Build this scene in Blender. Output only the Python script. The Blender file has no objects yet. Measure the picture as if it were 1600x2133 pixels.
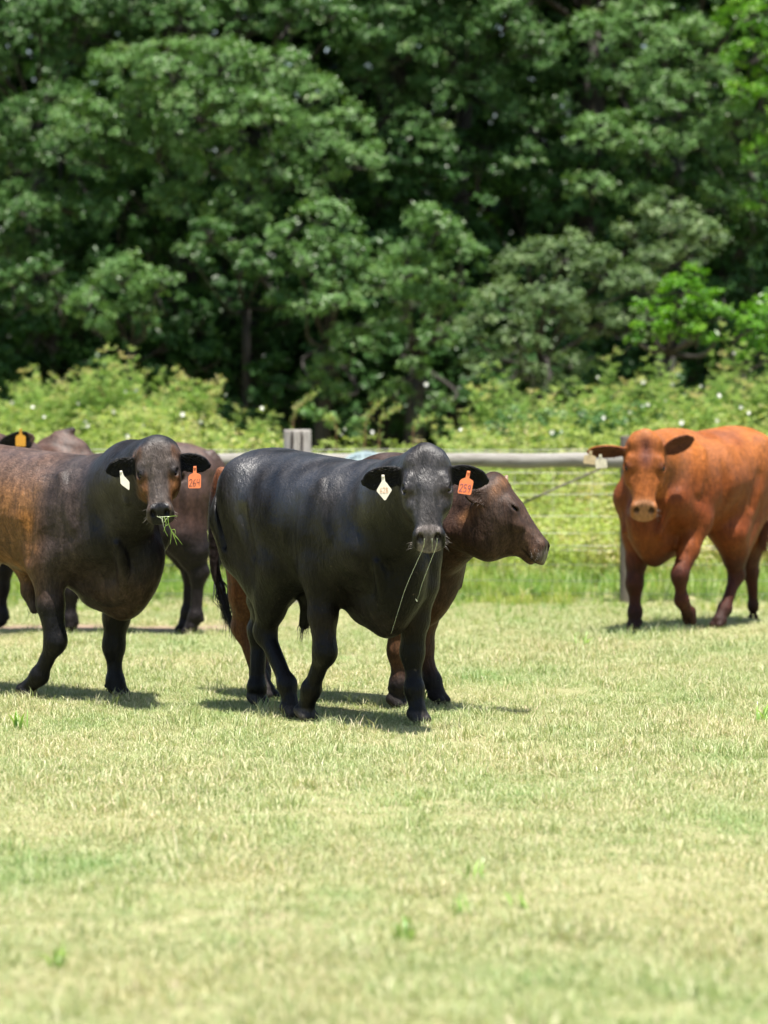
import bpy, math, random, os
import numpy as np
from mathutils import Vector, Matrix

# ---------------------------------------------------------------- camera, sky, sun, exposure
scene = bpy.context.scene
COL = scene.collection
CAM_H, FPX = 1.8, 8000.0
PITCH = math.atan((1066.5 - 787.0) / FPX)
cam_data = bpy.data.cameras.new("camera")
cam_data.sensor_fit = 'VERTICAL'
cam_data.sensor_height = 36.0
cam_data.lens = 135.0
cam_data.clip_start = 0.5
cam_data.clip_end = 3000.0
cam_data.dof.use_dof = True
cam_data.dof.focus_distance = 19.9
cam_data.dof.aperture_fstop = 2.5
cam = bpy.data.objects.new("camera", cam_data)
cam.location = (0, 0, CAM_H)
cam.rotation_euler = (math.pi / 2 - PITCH, 0, 0)
COL.objects.link(cam)
scene.camera = cam

SUN_ELEV, SUN_AZ = math.radians(75.5), math.radians(161)     # azimuth clockwise from +Y: high, over the camera's right shoulder
sun_dir = Vector((math.cos(SUN_ELEV) * math.sin(SUN_AZ), math.cos(SUN_ELEV) * math.cos(SUN_AZ), math.sin(SUN_ELEV)))
world = bpy.data.worlds.new("World")
scene.world = world
world.use_nodes = True
wn = world.node_tree
wn.nodes.clear()
sky = wn.nodes.new('ShaderNodeTexSky')
sky.sky_type = 'NISHITA'
sky.sun_disc = False
sky.sun_elevation = SUN_ELEV
sky.sun_rotation = SUN_AZ
sky.air_density = 1.0
sky.dust_density = 1.5
bg = wn.nodes.new('ShaderNodeBackground')
bg.inputs['Strength'].default_value = 0.085
wo = wn.nodes.new('ShaderNodeOutputWorld')
wn.links.new(sky.outputs[0], bg.inputs[0])
wn.links.new(bg.outputs[0], wo.inputs[0])
sun_data = bpy.data.lights.new("sun", 'SUN')
sun_data.energy = 5.0
sun_data.angle = math.radians(0.53)
sun_data.color = (1.0, 0.95, 0.87)
sun = bpy.data.objects.new("sun", sun_data)
sun.rotation_euler = sun_dir.to_track_quat('Z', 'Y').to_euler()
sun.location = (0, 0, 30)
COL.objects.link(sun)
scene.view_settings.view_transform = 'Standard'
scene.view_settings.look = 'None'
scene.view_settings.exposure = 1.18
scene.view_settings.gamma = 1.0
scene.render.engine = 'CYCLES'
scene.cycles.max_bounces = 8
scene.cycles.transparent_max_bounces = 8
scene.cycles.use_denoising = True

rng = np.random.default_rng(7)
random.seed(7)

# ---------------------------------------------------------------- small helpers
def ray(px, py):
    """direction (unit depth along +Y in camera space turned to world) of the photo's pixel"""
    x = (px - 800.0) / FPX
    z = -(py - 1066.5) / FPX
    c, s = math.cos(PITCH), math.sin(PITCH)
    return np.array([x, c + z * s, -s + z * c])

def P(px, py, d):
    r = ray(px, py)
    return np.array([0, 0, CAM_H]) + r * (d / r[1])

def tag(o, label=None, cat=None, group=None, kind=None):
    if label: o['label'] = label
    if cat: o['category'] = cat
    if group: o['group'] = group
    if kind: o['kind'] = kind
    return o

def empty(name, loc, rz=0.0):
    o = bpy.data.objects.new(name, None)
    o.location = loc
    o.rotation_euler = (0, 0, rz)
    o.empty_display_size = 0.2
    COL.objects.link(o)
    return o

def mesh_obj(name, verts, faces, mat=None, parent=None, smooth=True, attrs=None, mats=None, mat_idx=None):
    """faces: (n,3) or (n,4) int array, or a list of such arrays"""
    verts = np.asarray(verts, dtype=np.float32)
    me = bpy.data.meshes.new(name)
    fl = faces if isinstance(faces, list) else [faces]
    fl = [np.asarray(f, dtype=np.int32) for f in fl if len(f)]
    nl = sum(f.size for f in fl)
    nf = sum(len(f) for f in fl)
    me.vertices.add(len(verts))
    me.vertices.foreach_set('co', verts.ravel())
    me.loops.add(nl)
    me.loops.foreach_set('vertex_index', np.concatenate([f.ravel() for f in fl]))
    me.polygons.add(nf)
    tot = np.concatenate([np.full(len(f), f.shape[1], dtype=np.int32) for f in fl])
    start = np.concatenate([[0], np.cumsum(tot)[:-1]]).astype(np.int32)
    me.polygons.foreach_set('loop_start', start)
    me.polygons.foreach_set('loop_total', tot)
    me.polygons.foreach_set('use_smooth', np.full(nf, smooth, dtype=bool))
    if mat_idx is not None:
        me.polygons.foreach_set('material_index', np.asarray(mat_idx, dtype=np.int32))
    if attrs:
        for an, av in attrs.items():
            av = np.asarray(av, dtype=np.float32)
            if av.ndim == 2:
                a = me.color_attributes.new(an, 'FLOAT_COLOR', 'POINT')
                c4 = np.ones((len(verts), 4), dtype=np.float32)
                c4[:, :3] = av
                a.data.foreach_set('color', c4.ravel())
            else:
                a = me.attributes.new(an, 'FLOAT', 'POINT')
                a.data.foreach_set('value', av)
    me.update(calc_edges=True)
    me.validate()
    for m in (mats or ([mat] if mat else [])):
        me.materials.append(m)
    o = bpy.data.objects.new(name, me)
    COL.objects.link(o)
    if parent is not None:
        o.parent = parent
    return o

def tube_arrays(path, radii, sides=6, cap=True):
    path = np.asarray(path, float)
    n = len(path)
    radii = np.broadcast_to(np.asarray(radii, float), (n,))
    vs, fs = [], []
    tang = np.gradient(path, axis=0)
    tang /= np.linalg.norm(tang, axis=1)[:, None] + 1e-9
    ref = np.array([0, 0, 1.0]) if abs(tang[0][2]) < 0.9 else np.array([1.0, 0, 0])
    for i in range(n):
        a = np.cross(tang[i], ref); a /= np.linalg.norm(a) + 1e-9
        b = np.cross(tang[i], a)
        ref = np.cross(a, tang[i]) if False else ref
        for j in range(sides):
            t = 2 * math.pi * j / sides
            vs.append(path[i] + radii[i] * (math.cos(t) * a + math.sin(t) * b))
    for i in range(n - 1):
        for j in range(sides):
            k = (j + 1) % sides
            fs.append((i * sides + j, i * sides + k, (i + 1) * sides + k, (i + 1) * sides + j))
    fs = np.array(fs)
    tri = []
    if cap:
        vs.append(path[0]); vs.append(path[-1])
        c0, c1 = len(vs) - 2, len(vs) - 1
        for j in range(sides):
            k = (j + 1) % sides
            tri.append((c0, k, j))
            tri.append((c1, (n - 1) * sides + j, (n - 1) * sides + k))
    return np.array(vs), fs, np.array(tri).reshape(-1, 3)

class Buf:
    """collects quads and tris into one mesh"""
    def __init__(self):
        self.v, self.q, self.t, self.n, self.qm, self.tm = [], [], [], 0, [], []
    def add(self, v, q=None, t=None, m=0):
        v = np.asarray(v, float)
        if q is not None and len(q):
            self.q.append(np.asarray(q) + self.n); self.qm += [m] * len(q)
        if t is not None and len(t):
            self.t.append(np.asarray(t) + self.n); self.tm += [m] * len(t)
        self.v.append(v); self.n += len(v)
        return self
    def tube(self, path, r, sides=6, m=0):
        v, q, t = tube_arrays(path, r, sides)
        return self.add(v, q, t, m)
    def build(self, name, mats, parent=None, smooth=True, attrs=None):
        fl, mi = [], []
        if self.q: fl.append(np.concatenate(self.q)); mi += self.qm
        if self.t: fl.append(np.concatenate(self.t)); mi += self.tm
        if not isinstance(mats, (list, tuple)): mats = [mats]
        return mesh_obj(name, np.concatenate(self.v), fl, parent=parent, smooth=smooth, mats=list(mats), mat_idx=mi, attrs=attrs)

def catmull(pts, n):
    pts = np.asarray(pts, float)
    p = np.vstack([2 * pts[0] - pts[1], pts, 2 * pts[-1] - pts[-2]])
    out = []
    segs = len(pts) - 1
    for i in range(segs):
        for t in np.linspace(0, 1, n, endpoint=False):
            a, b, c, d = p[i], p[i + 1], p[i + 2], p[i + 3]
            out.append(0.5 * (2 * b + (c - a) * t + (2 * a - 5 * b + 4 * c - d) * t * t + (3 * b - a - 3 * c + d) * t ** 3))
    out.append(pts[-1])
    return np.array(out)

# ---------------------------------------------------------------- node material helpers
def new_mat(name):
    m = bpy.data.materials.new(name)
    m.use_nodes = True
    nt = m.node_tree
    nt.nodes.clear()
    out = nt.nodes.new('ShaderNodeOutputMaterial')
    bs = nt.nodes.new('ShaderNodeBsdfPrincipled')
    nt.links.new(bs.outputs[0], out.inputs[0])
    return m, nt, bs, out

def node(nt, typ, **kw):
    n = nt.nodes.new(typ)
    for k, v in kw.items():
        if k.startswith('i_'):
            key = k[2:].replace('_', ' ')
            n.inputs[key].default_value = v
        else:
            setattr(n, k, v)
    return n

def noise_tex(nt, scale, detail=4, rough=0.55, vec=None, mapscale=None, coord='Object'):
    tc = nt.nodes.new('ShaderNodeTexCoord')
    src = tc.outputs[coord] if vec is None else vec
    if mapscale is not None:
        mp = nt.nodes.new('ShaderNodeMapping')
        mp.inputs['Scale'].default_value = mapscale
        nt.links.new(src, mp.inputs[0]); src = mp.outputs[0]
    n = nt.nodes.new('ShaderNodeTexNoise')
    n.inputs['Scale'].default_value = scale
    n.inputs['Detail'].default_value = detail
    n.inputs['Roughness'].default_value = rough
    nt.links.new(src, n.inputs['Vector'])
    return n

def ramp(nt, fac, stops):
    r = nt.nodes.new('ShaderNodeValToRGB')
    el = r.color_ramp.elements
    while len(el) < len(stops): el.new(0.5)
    for e, (p, c) in zip(el, stops):
        e.position = p
        e.color = (c[0], c[1], c[2], 1) if not isinstance(c, (int, float)) else (c, c, c, 1)
    nt.links.new(fac, r.inputs[0])
    return r

def mix_rgb(nt, fac, a, b, mode='MIX'):
    m = nt.nodes.new('ShaderNodeMix')
    m.data_type = 'RGBA'
    m.blend_type = mode
    def put(sock, v):
        if isinstance(v, (tuple, list)): sock.default_value = (v[0], v[1], v[2], 1)
        elif isinstance(v, (int, float)): sock.default_value = v
        else: nt.links.new(v, sock)
    put(m.inputs[0], fac); put(m.inputs[6], a); put(m.inputs[7], b)
    return m.outputs[2]

# ---------------------------------------------------------------- sculpting: signed distance field -> mesh
def nrm(v):
    v = np.asarray(v, float)
    return v / (np.linalg.norm(v) + 1e-12)

def dense(xs, cols, n=160):
    xs = np.asarray(xs, float)
    X = np.linspace(xs[0], xs[-1], n)
    out = []
    for c in cols:
        c = np.asarray(c, float)
        m = np.gradient(c, xs)
        i = np.clip(np.searchsorted(xs, X, side='right') - 1, 0, len(xs) - 2)
        h = xs[i + 1] - xs[i]
        t = (X - xs[i]) / h
        out.append((2*t**3-3*t**2+1)*c[i] + (t**3-2*t**2+t)*h*m[i] + (-2*t**3+3*t**2)*c[i+1] + (t**3-t**2)*h*m[i+1])
    return X, out

def ear_bend(x, y):
    return 5.5 * y * y / (1 + 20 * np.abs(y)) * 1.6 - .10 * x + .9 * np.maximum(x - .08, 0) ** 2

class Field:
    def __init__(self, lo, hi, vox):
        self.lo = np.array(lo, float); self.vox = vox
        self.n = np.ceil((np.array(hi) - self.lo) / vox).astype(int) + 1
        self.F = np.full(self.n, 1.0, dtype=np.float32)
    def sl(self, lo, hi):
        a = np.clip(np.floor((np.asarray(lo) - self.lo) / self.vox).astype(int), 0, self.n)
        b = np.clip(np.ceil((np.asarray(hi) - self.lo) / self.vox).astype(int) + 1, 0, self.n)
        S = tuple(slice(int(a[i]), int(b[i])) for i in range(3))
        g = [(self.lo[i] + self.vox * np.arange(a[i], b[i])).astype(np.float32) for i in range(3)]
        return S, g[0][:, None, None], g[1][None, :, None], g[2][None, None, :]
    def union(self, S, d, k):
        A = self.F[S]
        h = np.maximum(k - np.abs(A - d), 0) / k
        self.F[S] = np.minimum(A, d) - h * h * k * 0.25
    def carve(self, S, d, k):
        A = self.F[S]; d = -d
        h = np.maximum(k - np.abs(A - d), 0) / k
        self.F[S] = np.maximum(A, d) + h * h * k * 0.25
    def cone(self, a, b, ra, rb, k=0.05, op='u'):
        a = np.asarray(a, float); b = np.asarray(b, float)
        r = max(ra, rb) + k + 0.02
        S, X, Y, Z = self.sl(np.minimum(a, b) - r, np.maximum(a, b) + r)
        if self.F[S].size == 0: return
        ba = b - a; L2 = float(ba @ ba) + 1e-9
        t = np.clip(((X - a[0]) * ba[0] + (Y - a[1]) * ba[1] + (Z - a[2]) * ba[2]) / L2, 0, 1)
        d = np.sqrt((X - a[0] - t * ba[0])**2 + (Y - a[1] - t * ba[1])**2 + (Z - a[2] - t * ba[2])**2) - (ra + (rb - ra) * t)
        (self.union if op == 'u' else self.carve)(S, d, k)
    def ball(self, c, rad, k=0.05, R=None, op='u'):
        c = np.asarray(c, float); rad = np.broadcast_to(np.asarray(rad, float), (3,))
        r = float(rad.max()) + k + 0.02
        S, X, Y, Z = self.sl(c - r, c + r)
        if self.F[S].size == 0: return
        x, y, z = X - c[0], Y - c[1], Z - c[2]
        if R is not None:      # rows of R = local axes
            x, y, z = (R[0][0]*x + R[0][1]*y + R[0][2]*z, R[1][0]*x + R[1][1]*y + R[1][2]*z, R[2][0]*x + R[2][1]*y + R[2][2]*z)
        k0 = np.sqrt((x/rad[0])**2 + (y/rad[1])**2 + (z/rad[2])**2)
        k1 = np.sqrt((x/rad[0]**2)**2 + (y/rad[1]**2)**2 + (z/rad[2]**2)**2) + 1e-6
        d = k0 * (k0 - 1) / k1
        (self.union if op == 'u' else self.carve)(S, d, k)
    def ear(self, o, R, xs, hw, t, k=0.015):
        xx, (W,) = dense(xs, [hw])
        r = float(max(xs)) + 0.06
        S, X, Y, Z = self.sl(o - r, o + r)
        if self.F[S].size == 0: return
        x, y, z = X - o[0], Y - o[1], Z - o[2]
        x, y, z = (R[0][0]*x + R[0][1]*y + R[0][2]*z, R[1][0]*x + R[1][1]*y + R[1][2]*z, R[2][0]*x + R[2][1]*y + R[2][2]*z)
        z = z - ear_bend(x, y)
        xc = np.clip(x, xs[0], xs[-1])
        w = np.interp(xc, xx, W)
        ex = np.sqrt(np.maximum(np.abs(y) - (w - t), 0) ** 2 + (x - xc) ** 2 + z ** 2) - t
        self.union(S, ex.astype(np.float32), k)
    def loft(self, o, R, xs, top, bot, hw, k=0.05, n=2.2, taper=0.0, bend=None, op='u'):
        """sections across local x: top/bottom z and half width; taper narrows the lower half; bend(x,y)->z shift"""
        o = np.asarray(o, float)
        xx, (T, B, W) = dense(xs, [top, bot, hw])
        ext = np.array([[x, y, z] for x in (xs[0], xs[-1]) for y in (-max(hw), max(hw)) for z in (min(bot), max(top))])
        pts = o + ext @ np.asarray(R)
        pad = k + 0.06
        S, X, Y, Z = self.sl(pts.min(0) - pad, pts.max(0) + pad)
        if self.F[S].size == 0: return
        x, y, z = X - o[0], Y - o[1], Z - o[2]
        x, y, z = (R[0][0]*x + R[0][1]*y + R[0][2]*z, R[1][0]*x + R[1][1]*y + R[1][2]*z, R[2][0]*x + R[2][1]*y + R[2][2]*z)
        x = np.broadcast_to(x, self.F[S].shape)
        if bend is not None: z = z - bend(x, y)
        xc = np.clip(x, xs[0], xs[-1])
        t = np.interp(xc, xx, T); b = np.interp(xc, xx, B); w = np.maximum(np.interp(xc, xx, W), 0.004)
        zc = (t + b) / 2; hh = np.maximum((t - b) / 2, 0.004)
        zz = (z - zc) / hh
        if taper:
            w = w * (1 - taper * np.clip(-zz, 0, 1))
        q = (np.abs(y / w) ** n + np.abs(zz) ** n) ** (1.0 / n)
        d = (q - 1) * np.minimum(w, hh)
        dx = x - xc
        d = np.where(dx != 0, np.sqrt(np.maximum(d, 0) ** 2 + dx ** 2) + np.minimum(d, 0) * 0, d)
        (self.union if op == 'u' else self.carve)(S, d.astype(np.float32), k)

def surface_nets(F, lo, vox):
    s = F < 0
    n = F.shape
    c = np.zeros(tuple(k - 1 for k in n), np.uint8)
    for dx in (0, 1):
        for dy in (0, 1):
            for dz in (0, 1):
                c += s[dx:n[0]-1+dx, dy:n[1]-1+dy, dz:n[2]-1+dz]
    act = (c > 0) & (c < 8)
    ids = np.full(act.shape, -1, np.int64)
    idx = np.argwhere(act)
    ids[act] = np.arange(len(idx))
    acc = np.zeros((len(idx), 3)); cnt = np.zeros(len(idx))
    corners = [(a, b, c_) for a in (0, 1) for b in (0, 1) for c_ in (0, 1)]
    for p in corners:
        for ax in range(3):
            if p[ax]: continue
            q = list(p); q[ax] = 1
            f0 = F[idx[:, 0] + p[0], idx[:, 1] + p[1], idx[:, 2] + p[2]]
            f1 = F[idx[:, 0] + q[0], idx[:, 1] + q[1], idx[:, 2] + q[2]]
            m = (f0 < 0) != (f1 < 0)
            t = np.where(m, f0 / np.where(m, f0 - f1, 1), 0)
            pos = np.tile(np.array(p, float), (len(idx), 1))
            pos[:, ax] = t
            acc[m] += pos[m]; cnt[m] += 1
    V = (idx + acc / cnt[:, None]) * vox + lo
    quads = []
    for ax in range(3):
        a, b = [(1, 2), (2, 0), (0, 1)][ax]
        sl0 = [slice(None)] * 3; sl1 = [slice(None)] * 3
        sl0[ax] = slice(0, -1); sl1[ax] = slice(1, None)
        s0, s1 = s[tuple(sl0)], s[tuple(sl1)]
        e = np.argwhere(s0 != s1)
        ok = (e[:, a] > 0) & (e[:, b] > 0) & (e[:, a] < n[a] - 1) & (e[:, b] < n[b] - 1)
        e = e[ok]
        inside = s0[e[:, 0], e[:, 1], e[:, 2]]
        def cell(da, db):
            q = e.copy(); q[:, a] -= da; q[:, b] -= db
            return ids[q[:, 0], q[:, 1], q[:, 2]]
        Q = np.stack([cell(1, 1), cell(0, 1), cell(0, 0), cell(1, 0)], 1)
        Q[~inside] = Q[~inside][:, ::-1]
        quads.append(Q)
    return V, np.concatenate(quads)

def relax(V, Q, it=2, lam=0.5):
    e = np.concatenate([Q[:, [0, 1]], Q[:, [1, 2]], Q[:, [2, 3]], Q[:, [3, 0]]])
    for _ in range(it):
        for l in (lam, -lam * 1.04):
            acc = np.zeros_like(V); cnt = np.bincount(e[:, 0], minlength=len(V)) + np.bincount(e[:, 1], minlength=len(V))
            for a in range(3):
                acc[:, a] = np.bincount(e[:, 0], V[e[:, 1], a], len(V)) + np.bincount(e[:, 1], V[e[:, 0], a], len(V))
            V = V + l * (acc / cnt[:, None] - V)
    return V

def smooth01(x, a, b):
    t = np.clip((x - a) / (b - a), 0, 1)
    return t * t * (3 - 2 * t)

def vnoise(p, seed=0):
    """cheap smooth pseudo noise, about -1..1"""
    r = np.random.default_rng(seed)
    out = np.zeros(len(p))
    for i in range(7):
        k = r.normal(size=3); k /= np.linalg.norm(k)
        f = r.uniform(0.6, 1.7)
        out += np.sin(p @ (k * f) * 6.283 + r.uniform(0, 6.28))
    return out / 3.2

# ---------------------------------------------------------------- cattle
def coat_material(name, streak=1.0, spec=0.5, var=0.35, gloss=0.95):
    m, nt, bs, out = new_mat(name)
    at = node(nt, 'ShaderNodeAttribute', attribute_name='coat')
    mp = (1.0, 1.0, 0.22)
    hair = noise_tex(nt, 210, 3, 0.6, mapscale=(0.45, 1.0, 0.25))
    blot = noise_tex(nt, 9, 5, 0.6)
    h = ramp(nt, hair.outputs[0], [(0.3, 1 - var), (0.7, 1 + 0.0)])
    b = ramp(nt, blot.outputs[0], [(0.3, 0.78), (0.7, 1.0)])
    c = mix_rgb(nt, 1.0, at.outputs['Color'], h.outputs[0], 'MULTIPLY')
    c = mix_rgb(nt, 1.0, c, b.outputs[0], 'MULTIPLY')
    # dust and burrs caught in the hair
    dn = noise_tex(nt, 34, 2, 0.5)
    dr = ramp(nt, dn.outputs[0], [(0.70, 0.0), (0.80, 0.25)])
    c = mix_rgb(nt, dr.outputs[0], c, (0.16, 0.12, 0.08))
    nt.links.new(c, bs.inputs['Base Color'])
    ro = node(nt, 'ShaderNodeAttribute', attribute_name='rough')
    rn = nt.nodes.new('ShaderNodeMath'); rn.operation = 'MULTIPLY_ADD'
    nt.links.new(hair.outputs[0], rn.inputs[0]); rn.inputs[1].default_value = 0.22
    nt.links.new(ro.outputs['Fac'], rn.inputs[2])
    nt.links.new(rn.outputs[0], bs.inputs['Roughness'])
    gl = node(nt, 'ShaderNodeAttribute', attribute_name='gloss')
    gm = nt.nodes.new('ShaderNodeMath'); gm.operation = 'MULTIPLY_ADD'
    nt.links.new(gl.outputs['Fac'], gm.inputs[0]); gm.inputs[1].default_value = gloss; gm.inputs[2].default_value = spec
    nt.links.new(gm.outputs[0], bs.inputs['Specular IOR Level'])
    bs.inputs['Sheen Weight'].default_value = 0.0
    bs.inputs['Sheen Roughness'].default_value = 0.4
    bs.inputs['Sheen Tint'].default_value = (0.8, 0.75, 0.7, 1)
    mid = noise_tex(nt, 80, 3, 0.6, mapscale=(0.6, 1.0, 0.25))
    mr = ramp(nt, mid.outputs[0], [(0.3, 0.72), (0.7, 1.25)])
    c = mix_rgb(nt, 1.0, c, mr.outputs[0], 'MULTIPLY')
    b0 = node(nt, 'ShaderNodeBump'); b0.inputs['Strength'].default_value = 0.6; b0.inputs['Distance'].default_value = 0.008
    nt.links.new(mid.outputs[0], b0.inputs['Height'])
    musc = noise_tex(nt, 5, 3, 0.5)
    b1 = node(nt, 'ShaderNodeBump'); b1.inputs['Strength'].default_value = 0.55; b1.inputs['Distance'].default_value = 0.045
    nt.links.new(musc.outputs[0], b1.inputs['Height']); nt.links.new(b0.outputs[0], b1.inputs['Normal'])
    b2 = node(nt, 'ShaderNodeBump'); b2.inputs['Strength'].default_value = 0.75; b2.inputs['Distance'].default_value = 0.004
    nt.links.new(hair.outputs[0], b2.inputs['Height']); nt.links.new(b1.outputs[0], b2.inputs['Normal'])
    nt.links.new(b2.outputs[0], bs.inputs['Normal'])
    st = noise_tex(nt, 26, 4, 0.65, mapscale=(1.0, 1.0, 0.13))
    sr = ramp(nt, st.outputs[0], [(0.32, 1 - .45 * streak), (0.5, 1.0), (0.70, 1 + .7 * streak)])
    b3 = node(nt, 'ShaderNodeBump'); b3.inputs['Strength'].default_value = 0.45; b3.inputs['Distance'].default_value = 0.010 * streak
    nt.links.new(st.outputs[0], b3.inputs['Height']); nt.links.new(b2.outputs[0], b3.inputs['Normal']); nt.links.new(b3.outputs[0], bs.inputs['Normal'])
    c = mix_rgb(nt, 1.0, c, sr.outputs[0], 'MULTIPLY')
    nt.links.new(c, bs.inputs['Base Color'])
    return m

def plain_mat(name, col, rough=0.5, spec=0.5, nscale=None, namp=0.3, trans=0.0, coat=0.0, emit=None):
    m, nt, bs, out = new_mat(name)
    bs.inputs['Roughness'].default_value = rough
    bs.inputs['Specular IOR Level'].default_value = spec
    if nscale:
        n = noise_tex(nt, nscale, 4, 0.6)
        r = ramp(nt, n.outputs[0], [(0.3, tuple(x * (1 - namp) for x in col)), (0.7, tuple(min(1, x * (1 + namp * 0.5)) for x in col))])
        nt.links.new(r.outputs[0], bs.inputs['Base Color'])
    else:
        bs.inputs['Base Color'].default_value = (*col, 1)
    if trans: bs.inputs['Transmission Weight'].default_value = trans
    if coat: bs.inputs['Coat Weight'].default_value = coat
    return m

M_EYE = plain_mat('eye_dark', (0.010, 0.006, 0.004), 0.12, 0.35)
M_HAIR_BLACK = plain_mat('hair_black', (0.010, 0.009, 0.010), 0.45, 0.5, 60, 0.4)
M_HAIR_RED = plain_mat('hair_red', (0.16, 0.045, 0.015), 0.5, 0.4, 60, 0.4)
M_HAIR_BROWN = plain_mat('hair_brown', (0.06, 0.028, 0.015), 0.5, 0.4, 60, 0.4)
M_WHISKER = plain_mat('whisker', (0.25, 0.22, 0.2), 0.4)
M_DROOL = plain_mat('drool', (0.62, 0.68, 0.45), 0.15, 0.7, trans=0.35)
M_TAG_WHITE = plain_mat('tag_white', (0.78, 0.72, 0.60), 0.4, 0.4, 40, 0.12)
M_TAG_ORANGE = plain_mat('tag_orange', (0.80, 0.22, 0.085), 0.38, 0.45, 40, 0.15)
M_TAG_YELLOW = plain_mat('tag_yellow', (0.50, 0.24, 0.02), 0.5, 0.4, 40, 0.15)
M_TAG_TAN = plain_mat('tag_tan', (0.42, 0.33, 0.19), 0.55, 0.3, 40, 0.3)
M_TAG_GREY = plain_mat('tag_grey', (0.50, 0.46, 0.34), 0.55, 0.3, 40, 0.3)
M_INK = plain_mat('marker_ink', (0.02, 0.018, 0.05), 0.6, 0.3)
M_INK_FADED = plain_mat('marker_ink_faded', (0.62, 0.33, 0.16), 0.6, 0.3)
M_INK_PURPLE = plain_mat('marker_ink_purple', (0.16, 0.05, 0.14), 0.6, 0.3)
M_HORN = plain_mat('horn', (0.22, 0.15, 0.10), 0.5, 0.4, 50, 0.4)
M_BLADE = plain_mat('chewed_grass', (0.16, 0.26, 0.03), 0.5, 0.4, 60, 0.3)

DIGITS = {
    '2': [[(0, .8), (.15, 1), (.5, 1), (.6, .75), (.35, .4), (0, 0), (.3, .06), (.65, 0)]],
    '6': [[(.5, 1), (.15, .7), (0, .3), (.1, .03), (.4, 0), (.58, .2), (.45, .45), (.15, .4), (.03, .25)]],
    '4': [[(.1, 1), (.05, .5), (.6, .52)], [(.55, 1), (.5, 0)]],
    '5': [[(.6, 1), (.1, 1), (.08, .55), (.4, .6), (.58, .35), (.45, .05), (0, 0)]],
    '9': [[(.55, .75), (.35, 1), (.05, .8), (.1, .55), (.4, .5), (.55, .75), (.5, .3), (.3, 0)]],
    '7': [[(0, 1), (.6, 1), (.2, 0)]],
    '0': [[(.3, 1), (.03, .7), (.05, .2), (.3, 0), (.55, .3), (.5, .8), (.3, 1)]],
    '8': [[(.3, .55), (.05, .8), (.3, 1), (.55, .8), (.3, .55), (.02, .2), (.3, 0), (.58, .25), (.3, .55)]],
}

def make_tag(name, parent, c, ax, ay, outline, mats, text='', tsize=0.02, toff=(0, 0), slant=0.0, ink_r=0.0011, label=None):
    """c: button point (top of the stem); ax, ay: the tag's right and up axes; outline in metres, y down negative"""
    ax, ay = nrm(ax), nrm(ay)
    az = np.cross(ax, ay)
    B = Buf()
    n = len(outline)
    bow = lambda x, y: 0.05 * (y + .05)
    to = lambda x, y, z: c + ax * x + ay * y + az * (z - bow(x, y))
    v = [to(x, y, 0.0016) for x, y in outline] + [to(x, y, -0.0016) for x, y in outline]
    cx = sum(p[0] for p in outline) / n; cy = sum(p[1] for p in outline) / n
    v += [to(cx, cy, 0.0016), to(cx, cy, -0.0016)]
    q = [(i, (i + 1) % n, n + (i + 1) % n, n + i) for i in range(n)]
    t = [(2 * n, i, (i + 1) % n) for i in range(n)] + [(2 * n + 1, n + (i + 1) % n, n + i) for i in range(n)]
    B.add(v, q, t, 0)
    B.tube([to(0, 0, -0.006), to(0, 0, 0.004), to(0, 0, 0.006)], [0.006, 0.0065, 0.003], 8, 0)
    w = tsize * 0.56
    x0 = -w * len(text) / 2 + toff[0] + .06 * tsize
    for i, ch in enumerate(text):
        for st in DIGITS[ch]:
            pts = catmull(np.array(st, float), 5)
            path = []
            for a, b in pts:
                x = x0 + i * w + a * tsize * 0.64
                y = toff[1] + (b - 0.5) * tsize + slant * (x)
                path.append(to(x, y, 0.0021))
            B.tube(path, ink_r, 5, 1)
    o = B.build(name, mats, parent, smooth=False)
    if label: o['label'] = label
    return o

class Bull:
    def __init__(self, spec):
        self.s = spec
        self.psi = math.radians(spec['yaw'])
        self.org = np.array([spec['pos'][0], spec['pos'][1], 0.0])
        c, s = math.cos(self.psi), math.sin(self.psi)
        self.R = np.array([[c, s, 0], [-s, c, 0], [0, 0, 1]])     # world -> local
    def L(self, p): return self.R @ (np.asarray(p, float) - self.org)
    def D(self, v): return self.R @ nrm(v)
    def J(self, px, py, v):
        """a joint: where the sight line to it crosses the animal's own plane y = v"""
        o = self.L([0, 0, CAM_H]); d = self.R @ ray(px, py)
        t = (v - o[1]) / d[1]
        return o + d * t
    def PT(self, px, py, d): return self.L(P(px, py, d))

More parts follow.
